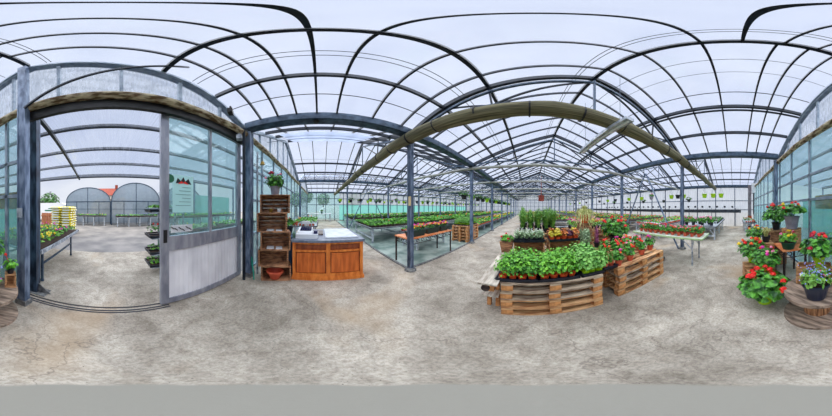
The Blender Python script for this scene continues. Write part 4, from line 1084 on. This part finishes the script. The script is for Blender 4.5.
for i in range(30):
    p = (HL, HDF, HD, HLF, HDF, HL, HP)[i % 7]
    p.put((-9.7, 1.5+i*.8, 1.98-.06*(i % 3 == 1)), rnd.random()*6, '%s hanging pot over the left benches, %s from the entrance end' % (HNm[id(p)], ORD[i]), 'pots hanging before the teal wall')
for i in range(18):
    p = (HDF, HLF, HDF)[i % 3]
    p.put((-3.1, 5.9+i*.95, 1.93), rnd.random()*6, '%s hanging pot beside the path posts, %s from the near end' % (HNm[id(p)], ORD[i]), 'pots hanging beside the path', 1.15)
for i in range(24):
    p = (HDF, HL, HP, HLF)[i % 4]
    p.put((-12.6, 1.9+i*.95, 2.0), rnd.random()*6, '%s hanging pot in the rearmost left row, %s from the entrance end' % (HNm[id(p)], ORD[i]), 'pots hanging in the rearmost left row')
for i in range(6):
    p = (HDF, HD)[i % 2]
    p.put((9.4, 3.5+i*2.2, 1.95), rnd.random()*6, '%s hanging pot in the back right row, %s from the aisle' % (HNm[id(p)], ORD[i]), 'pots hanging in the back right row')
HDF.put((1.5, 14, 2.35), 0, 'single leafy black hanging basket in the middle of the path bay', 'single baskets')
g = MB(); g.bb((-.25, -.15, 0), (.25, .15, .55)); g.bb((-.03, -.03, .55), (.03, .03, 2.4)); tag(g.build('air_heater', mat('heater_red', (120, 40, 30), (150, 60, 46), 3, .6), loc=(1.25, 12.5, 2.15)), 'dark red heater unit hanging far down the path bay', 'heater')
# wires for the rows
g = MB()
for x in (6.6, -9.7, -12.6, -3.1, 9.4): g.tube([(x, YW+.2, 3.31), (x, YF, 3.31)], .008, 5)
tag(g.build('trim_4', M_steel), kind='structure')

# ------------------------------------------------------------ outside
# plant table by the door
t = thing('outdoor_table', 'galvanised table of bedding flowers just outside the open doorway', 'table', (1.72, -2.95, 0))
g = MB(); g.bb((-.66, -1.15, .74), (.66, 1.15, .77)); g.bb((-.67, -1.16, .74), (-.65, 1.16, .81)); g.bb((-.67, -1.16, .74), (.67, -1.14, .81)); g.build('table_top', M_galv, t)
for sx in (-1, 1):
    for sy in (-1, 1):
        g = MB(); g.bar((sx*.5, sy*.85, .06), (sx*.5, sy*.85, .74), .04, .04); g.lathe([(0, -.02), (.035, -.02), (.035, .02), (0, .02)], (sx*.5, sy*.85, .04), 10); g.build('leg', M_steel, t)
for sx in (-.5, .5):
    g = MB(); g.bar((sx, -.85, .42), (sx, .85, .42), .03, .04); g.build('stretcher', M_steel, t)
g = MB()
for k in range(1): pass
bed(1.12, -4.05, 2.35, -1.85, .77, 'yellow, pink and green bedding plants filling the outdoor table', (M_leaf, M_leaf2), (M_yel, M_mag, M_yel), 420, .03, False, 26, .14)
# bag pallet
t = thing('wooden_pallet', 'low pallet carrying the yellow fertiliser bags outside', 'pallet', (2.75, -7.3, 0)); g = MB()
for y in (-.5, 0, .5): g.bb((-.6, y-.05, 0), (.6, y+.05, .1))
for x in (-.5, -.25, 0, .25, .5): g.bb((x-.06, -.6, .1), (x+.06, .6, .13))
g.build('slats', M_wood, t)
def bag():
    t = thing('fertiliser_bag', 'x', 'bag'); g = MB(); nx, ny = 8, 6; L2, B2, H2 = .29, .2, .065; vs = []
    for s in (1, -1):
        for j in range(ny+1):
            for i in range(nx+1):
                u = i/nx*2-1; v = j/ny*2-1; e = (1-abs(u)**4)*(1-abs(v)**4); vs.append((u*L2, v*B2, H2+s*H2*e**.5))
    q = (nx+1)*(ny+1); fs = []; 
    for j in range(ny):
        for i in range(nx):
            a = j*(nx+1)+i; fs.append((a, a+1, a+nx+2, a+nx+1)); fs.append((q+a, q+a+nx+1, q+a+nx+2, q+a+1))
    g.add(vs, fs); o = g.build('sack', M_bag, t, smooth=True)
    g = MB(); g.bb((-.2, -.203, .035), (.2, -.196, .095)); g.bb((-.2, .196, .035), (.2, .203, .095)); g.bb((.285, -.12, .035), (.294, .12, .095)); g.bb((-.294, -.12, .035), (-.285, .12, .095)); g.build('printed_band', M_bagw, t)
    return t
bg = Proto(bag())
for k in range(11):
    for j, (x, y, rz) in enumerate(((-.3, -.42, 0), (.3, -.42, 0), (-.3, 0, 0), (.3, 0, 0), (-.3, .42, 0), (.3, .42, 0))):
        bg.put((2.75+x+rnd.uniform(-.03, .03), -7.3+y+rnd.uniform(-.02, .02), .131+k*.132), rz+(math.pi if k % 2 else 0), 'yellow fertiliser bag, %s layer up, %s %s in the pile outside' % (ORD[k], ('far', 'middle', 'near')[j//2], ('right', 'left')[j % 2]), 'yellow fertiliser bags piled outside')
# brown fence bit, van
g = MB()
for k in range(6): g.bb((k*.14, 0, 0), (k*.14+.12, .03, 1.15))
g.bb((0, .03, .3), (.84, .06, .38)); g.bb((0, .03, .9), (.84, .06, .98)); tag(g.build('board_fence', M_vanred, loc=(4.1, -8.4, 0)), 'short orange-brown board fence beside the yellow bags', 'fence')
t = thing('van', 'white delivery van parked behind the yellow bags', 'van', (7.4, -13.6, 0), R(8))
g = MB(); prof = [(-2.3, .35), (-2.3, 1.9), (-2.15, 2.05), (1.1, 2.05), (1.75, 1.25), (2.4, 1.1), (2.5, .8), (2.5, .35)]; n_ = len(prof)
g.add([(x, -.9, z) for x, z in prof]+[(x, .9, z) for x, z in prof], [tuple(range(n_)), tuple(range(n_, 2*n_))[::-1]]+[((i+1) % n_, i, i+n_, (i+1) % n_+n_) for i in range(n_)]); g.build('body', M_white, t)
for x in (-1.5, 1.6):
    for y in (-.82, .82):
        g = MB(); g.lathe([(0, -.1), (.33, -.1), (.35, 0), (.33, .1), (0, .1)], n=18); o = g.build('wheel', M_black, t); o.rotation_euler = (math.pi/2, 0, 0); o.location = (x, y, .35)
g = MB(); g.add([(1.12, -.86, 1.98), (1.72, -.86, 1.28), (1.72, .86, 1.28), (1.12, .86, 1.98)], [(0, 1, 2, 3)]); g.bb((.3, .9, 1.3), (1.1, .91, 1.85)); g.build('window', M_black, t)
for v in [k for k in kids(t) if k.name.startswith('window')]: v.location = (.03, 0, .03)
g = MB(); g.bb((-2.0, .9, 1.15), (-.2, .908, 1.3)); g.bb((-1.8, .9, 1.4), (-.6, .908, 1.5)); g.build('green_lettering_band', mat('sign_green', (30, 110, 84), rough=.5), t)

# polytunnels
def tunnel(xc, y, w, zs, zt, L_, label):
    t = thing('polytunnel', label, 'polytunnel', (xc, y, 0)); n_ = 18
    def arc(k, r=0): a = math.pi*k/n_; return ((w/2+r)*math.cos(a), zs+(zt-zs+r)*math.sin(a))
    g = MB(); vs = []; fs = []
    for yy in (0, -L_):
        for k in range(n_+1): x, z = arc(k); vs.append((x, yy, z))
    for k in range(n_): fs.append((k, k+1, n_+2+k, n_+1+k))
    g.add(vs, fs); g.add([(w/2, 0, 0), (w/2, -L_, 0), (w/2, -L_, zs), (w/2, 0, zs)], [(0, 1, 2, 3)]); g.add([(-w/2, 0, 0), (-w/2, -L_, 0), (-w/2, -L_, zs), (-w/2, 0, zs)], [(0, 1, 2, 3)]); g.build('cover', M_poly, t)
    g = MB(); pts = [(w/2, -.02, .2)]+[(arc(k)[0], -.02, arc(k)[1]) for k in range(n_+1)]+[(-w/2, -.02, .2)]
    g.add(pts, [tuple(range(len(pts)))]); g.build('end_sheet', M_poly, t)
    g = MB(); g.tube([(w/2, 0, 0)]+[(arc(k)[0], 0, arc(k)[1]) for k in range(n_+1)]+[(-w/2, 0, 0)], .045, 6); g.build('hoop', M_steel, t)
    g = MB(); g.bar((-w/2, 0, zs), (w/2, 0, zs), .07, .07); g.bar((-w/2, 0, zs-.7), (w/2, 0, zs-.7), .03, .03)
    for k in (-.25, 0, .25): g.bar((k*w, 0, 0), (k*w, 0, zs if k else zt), .05, .05)
    g.build('end_frame', M_steel, t)
tunnel(2.3, -12.4, 4.3, 2.1, 3.45, 16, 'left of the two round-topped polytunnels across the yard')
tunnel(-2.15, -11.6, 4.4, 2.1, 3.75, 16, 'right of the two round-topped polytunnels across the yard')
tunnel(-7.0, -11.6, 4.4, 2.1, 3.75, 16, 'polytunnel beyond the sliding door window')
for i, (x0, x1, nm) in enumerate(((.5, 4.0, 'in front of the left polytunnel'), (-4.2, -.3, 'in front of the right polytunnel'), (-9, -5, 'in front of the polytunnel seen through the door glass'))):
    y = -11.3 if i == 0 else -10.7
    bench(x0, y-.5, x1, y+.3, .8, 'low outdoor plant bench %s' % nm, 'x', .9)
    bed(x0, y-.5, x1, y+.3, .8, 'plants on the outdoor bench %s' % nm, (M_leaf3, M_leaf2) if i else (M_leaf2, M_leaf), (M_yel, M_pink) if i == 0 else (M_lav,), 90, .06, False, 8, .12)
# outdoor shelves behind door glass
for i, (x0, x1, y0, y1) in enumerate(((-6.5, -2.2, -4.1, -3.3), (-7.5, -2.6, -6.4, -5.6))):
    bench(x0, y0, x1, y1, .78+.25*i, 'outdoor plant shelf seen through the sliding door, %s' % ('nearer one', 'further one')[i], 'x', 1.4)
    bed(x0, y0, x1, y1, .78+.25*i, 'bright seedlings on the %s outdoor shelf behind the door glass' % ('nearer', 'further')[i], (M_leaf2, M_leafmint), (M_yel,), 130, .05, False, 3, .1)
g = MB(); g.bb((-9, -7.4, 0), (-4.0, -7.38, 2.4)); tag(g.build('windbreak', M_net), 'teal windbreak netting behind the outdoor shelves', 'netting')
g = MB(); g.bb((4.2, -5.0, 0), (9, -4.98, 2.0)); tag(g.build('windbreak', M_net), 'teal windbreak netting outside the glass behind the geraniums', 'netting')
# trolley with trays
t = thing('plant_trolley', 'metal plant trolley with tiers of trays at the right of the doorway', 'trolley', (-1.08, -2.75, 0))
for sx in (-1, 1):
    for sy in (-1, 1):
        g = MB(); g.bar((sx*.22-.22, sy*.2, .08), (sx*.22-.22, sy*.2, 1.6), .03, .03); g.build('upright', M_galv, t); g = MB(); g.lathe([(0, -.02), (.05, -.02), (.05, .02), (0, .02)], n=12); o = g.build('caster', M_black, t); o.rotation_euler = (0, math.pi/2, 0); o.location = (sx*.22-.22, sy*.2, .05)
TZ = (.22, .52, .88, 1.42)
for z in TZ:
    g = MB(); g.bb((-.3, -.24, z-.02), (.3, .24, z)); g.build('shelf', M_galv, t)
for i, z in enumerate(TZ):
    for j, sy in enumerate((-1, 1)):
        tray(.62, .22, (-1.06, -2.75+sy*.12, z+.001), 'black seed tray on the trolley, tier %s from the bottom, %s side' % (ORD[i], ('far', 'near')[j]), 0, .05)
        bed(-1.34, -2.75+sy*.12-.09, -.78, -2.75+sy*.12+.09, z+.0, 'leafy seedlings in the %s trolley tray, tier %s' % (('far', 'near')[j], ORD[i]), (M_leaf2, M_leafmint) if i != 2 else (M_leaf, M_leaf3), (M_red,) if i == 2 else (), 900, .022, False, 20, .1 if i != 2 else .2)
# house with red roof, tree, hedge
t = thing('house', 'house with a red tiled roof and chimney beyond the polytunnels', 'house', (.9, -34, 0))
g = MB(); g.bb((-4, -3, 0), (4, 3, 4.6)); g.add([(4, -3, 4.6), (4, 3, 4.6), (4, 0, 6.4)], [(0, 1, 2)]); g.add([(-4, -3, 4.6), (-4, 3, 4.6), (-4, 0, 6.4)], [(0, 2, 1)]); g.build('walls', M_render, t)
g = MB(); g.add([(-4.3, 3.3, 4.45), (4.3, 3.3, 4.45), (4.3, 0, 6.55), (-4.3, 0, 6.55)], [(0, 1, 2, 3)]); g.add([(-4.3, -3.3, 4.45), (4.3, -3.3, 4.45), (4.3, 0, 6.55), (-4.3, 0, 6.55)], [(3, 2, 1, 0)]); g.build('roof', M_tiler, t)
g = MB(); g.bb((-2.4, -.4, 6), (-1.7, .4, 7.4)); g.build('chimney', M_tiler, t)
def treeobj(x, y, h, r, label):
    t = thing('tree', label, 'tree', (x, y, 0)); g = MB(); g.tube([(0, 0, 0), (.1, 0, h*.6)], [.2, .1], 8)
    for k in range(5): g.tube([(0, 0, h*.4), (r*.6*math.cos(k*1.3), r*.6*math.sin(k*1.3), h*.75)], [.08, .03], 6)
    g.build('trunk', M_bark, t)
    g = MB(); g.foliage((0, 0, h-r*.9), r, r, r, 500, r*.11, low=-.9, inner=.4); g.build('crown', M_leaf3, t)
treeobj(13.2, -26, 4.9, 2.2, 'dark round tree beyond the white van')
for i, (x, y, h, r) in enumerate(((-22, -4.0, 4.2, 1.4), (-32, .8, 5.2, 1.7), (-24, 6.2, 4.2, 1.3), (-33, -3.4, 6, 1.8))):
    treeobj(x, y, h, r, ('tree outside the left end window, closest to the glass wall', 'tree outside the left end window, in the centre', 'tree outside beside the teal netting end', 'tallest tree outside the left end window, furthest back')[i])
g = MB(); L_ = 18; pts = []
t = thing('polytunnel', 'low white polytunnel outside the left end window', 'polytunnel', (-19.5, 1.8, 0)); vs = []
for xx in (0, -8):
    for k in range(11): a = math.pi*k/10; vs.append((xx, 2.2*math.cos(a), 1.9*math.sin(a)))
g.add(vs, [(k, k+1, 12+k, 11+k) for k in range(10)]+[tuple(range(11))]); g.build('cover', M_white, t)
t = thing('side_table', 'white table against the left end window', 'table', (-14.6, -.1, 0)); g = MB(); g.bb((-.4, -1.3, .85), (.4, 1.3, .9)); g.build('table_top', M_offwhite, t)
for sx in (-1, 1):
    for sy in (-1, 1): g = MB(); g.bb((sx*.34-.03, sy*1.2-.03, 0), (sx*.34+.03, sy*1.2+.03, .85)); g.build('leg', M_galv, t)
t = herb('potted_plant', M_greenpot, M_leaf3, .12, .2, .2, .25, 60, .05); t['label'] = 'small green potted plant on the white end table'; t.location = (-14.6, .2, .9)

# ------------------------------------------------------------ light, sky, camera
wd = bpy.data.worlds.new('sky'); bpy.context.scene.world = wd; wd.use_nodes = True
N = wd.node_tree.nodes; L = wd.node_tree.links; bgn = N['Background']
tc = N.new('ShaderNodeTexCoord'); mp = N.new('ShaderNodeMapping'); mp.inputs['Scale'].default_value = (1, 1, 2.4)
no = N.new('ShaderNodeTexNoise'); no.inputs['Scale'].default_value = 2.6; no.inputs['Detail'].default_value = 5
rp = N.new('ShaderNodeValToRGB'); rp.color_ramp.elements[0].position = .36; rp.color_ramp.elements[0].color = lin((218, 225, 242)); rp.color_ramp.elements[1].position = .62; rp.color_ramp.elements[1].color = lin((232, 237, 248))
L.new(tc.outputs['Generated'], mp.inputs[0]); L.new(mp.outputs[0], no.inputs['Vector']); L.new(no.outputs['Fac'], rp.inputs[0]); L.new(rp.outputs[0], bgn.inputs[0])
bgn.inputs[1].default_value = 1.0
s = bpy.data.lights.new('sun', 'SUN'); s.energy = 8.0; s.angle = R(140); s.color = (1, .98, .95)
so = bpy.data.objects.new('sun', s); C.objects.link(so); so.rotation_euler = (R(8), R(-8), 0); so.location = (0, 0, 12)
cam = bpy.data.cameras.new('camera'); cam.type = 'PANO'
try: cam.panorama_type = 'EQUIRECTANGULAR'
except Exception: pass
try: cam.cycles.panorama_type = 'EQUIRECTANGULAR'
except Exception: pass
cam.clip_start = .02; cam.clip_end = 500
co = bpy.data.objects.new('camera', cam); C.objects.link(co); co.location = CAM
co.rotation_euler = (R(90), 0, R((PXY-416)*360/832))
sc = bpy.context.scene; sc.camera = co
sc.view_settings.view_transform = 'Standard'; sc.view_settings.look = 'None'; sc.view_settings.gamma = 1; sc.view_settings.use_curve_mapping = False
sc.view_settings.exposure = 0.0
try:
    sc.cycles.transparent_max_bounces = 24
except Exception: pass
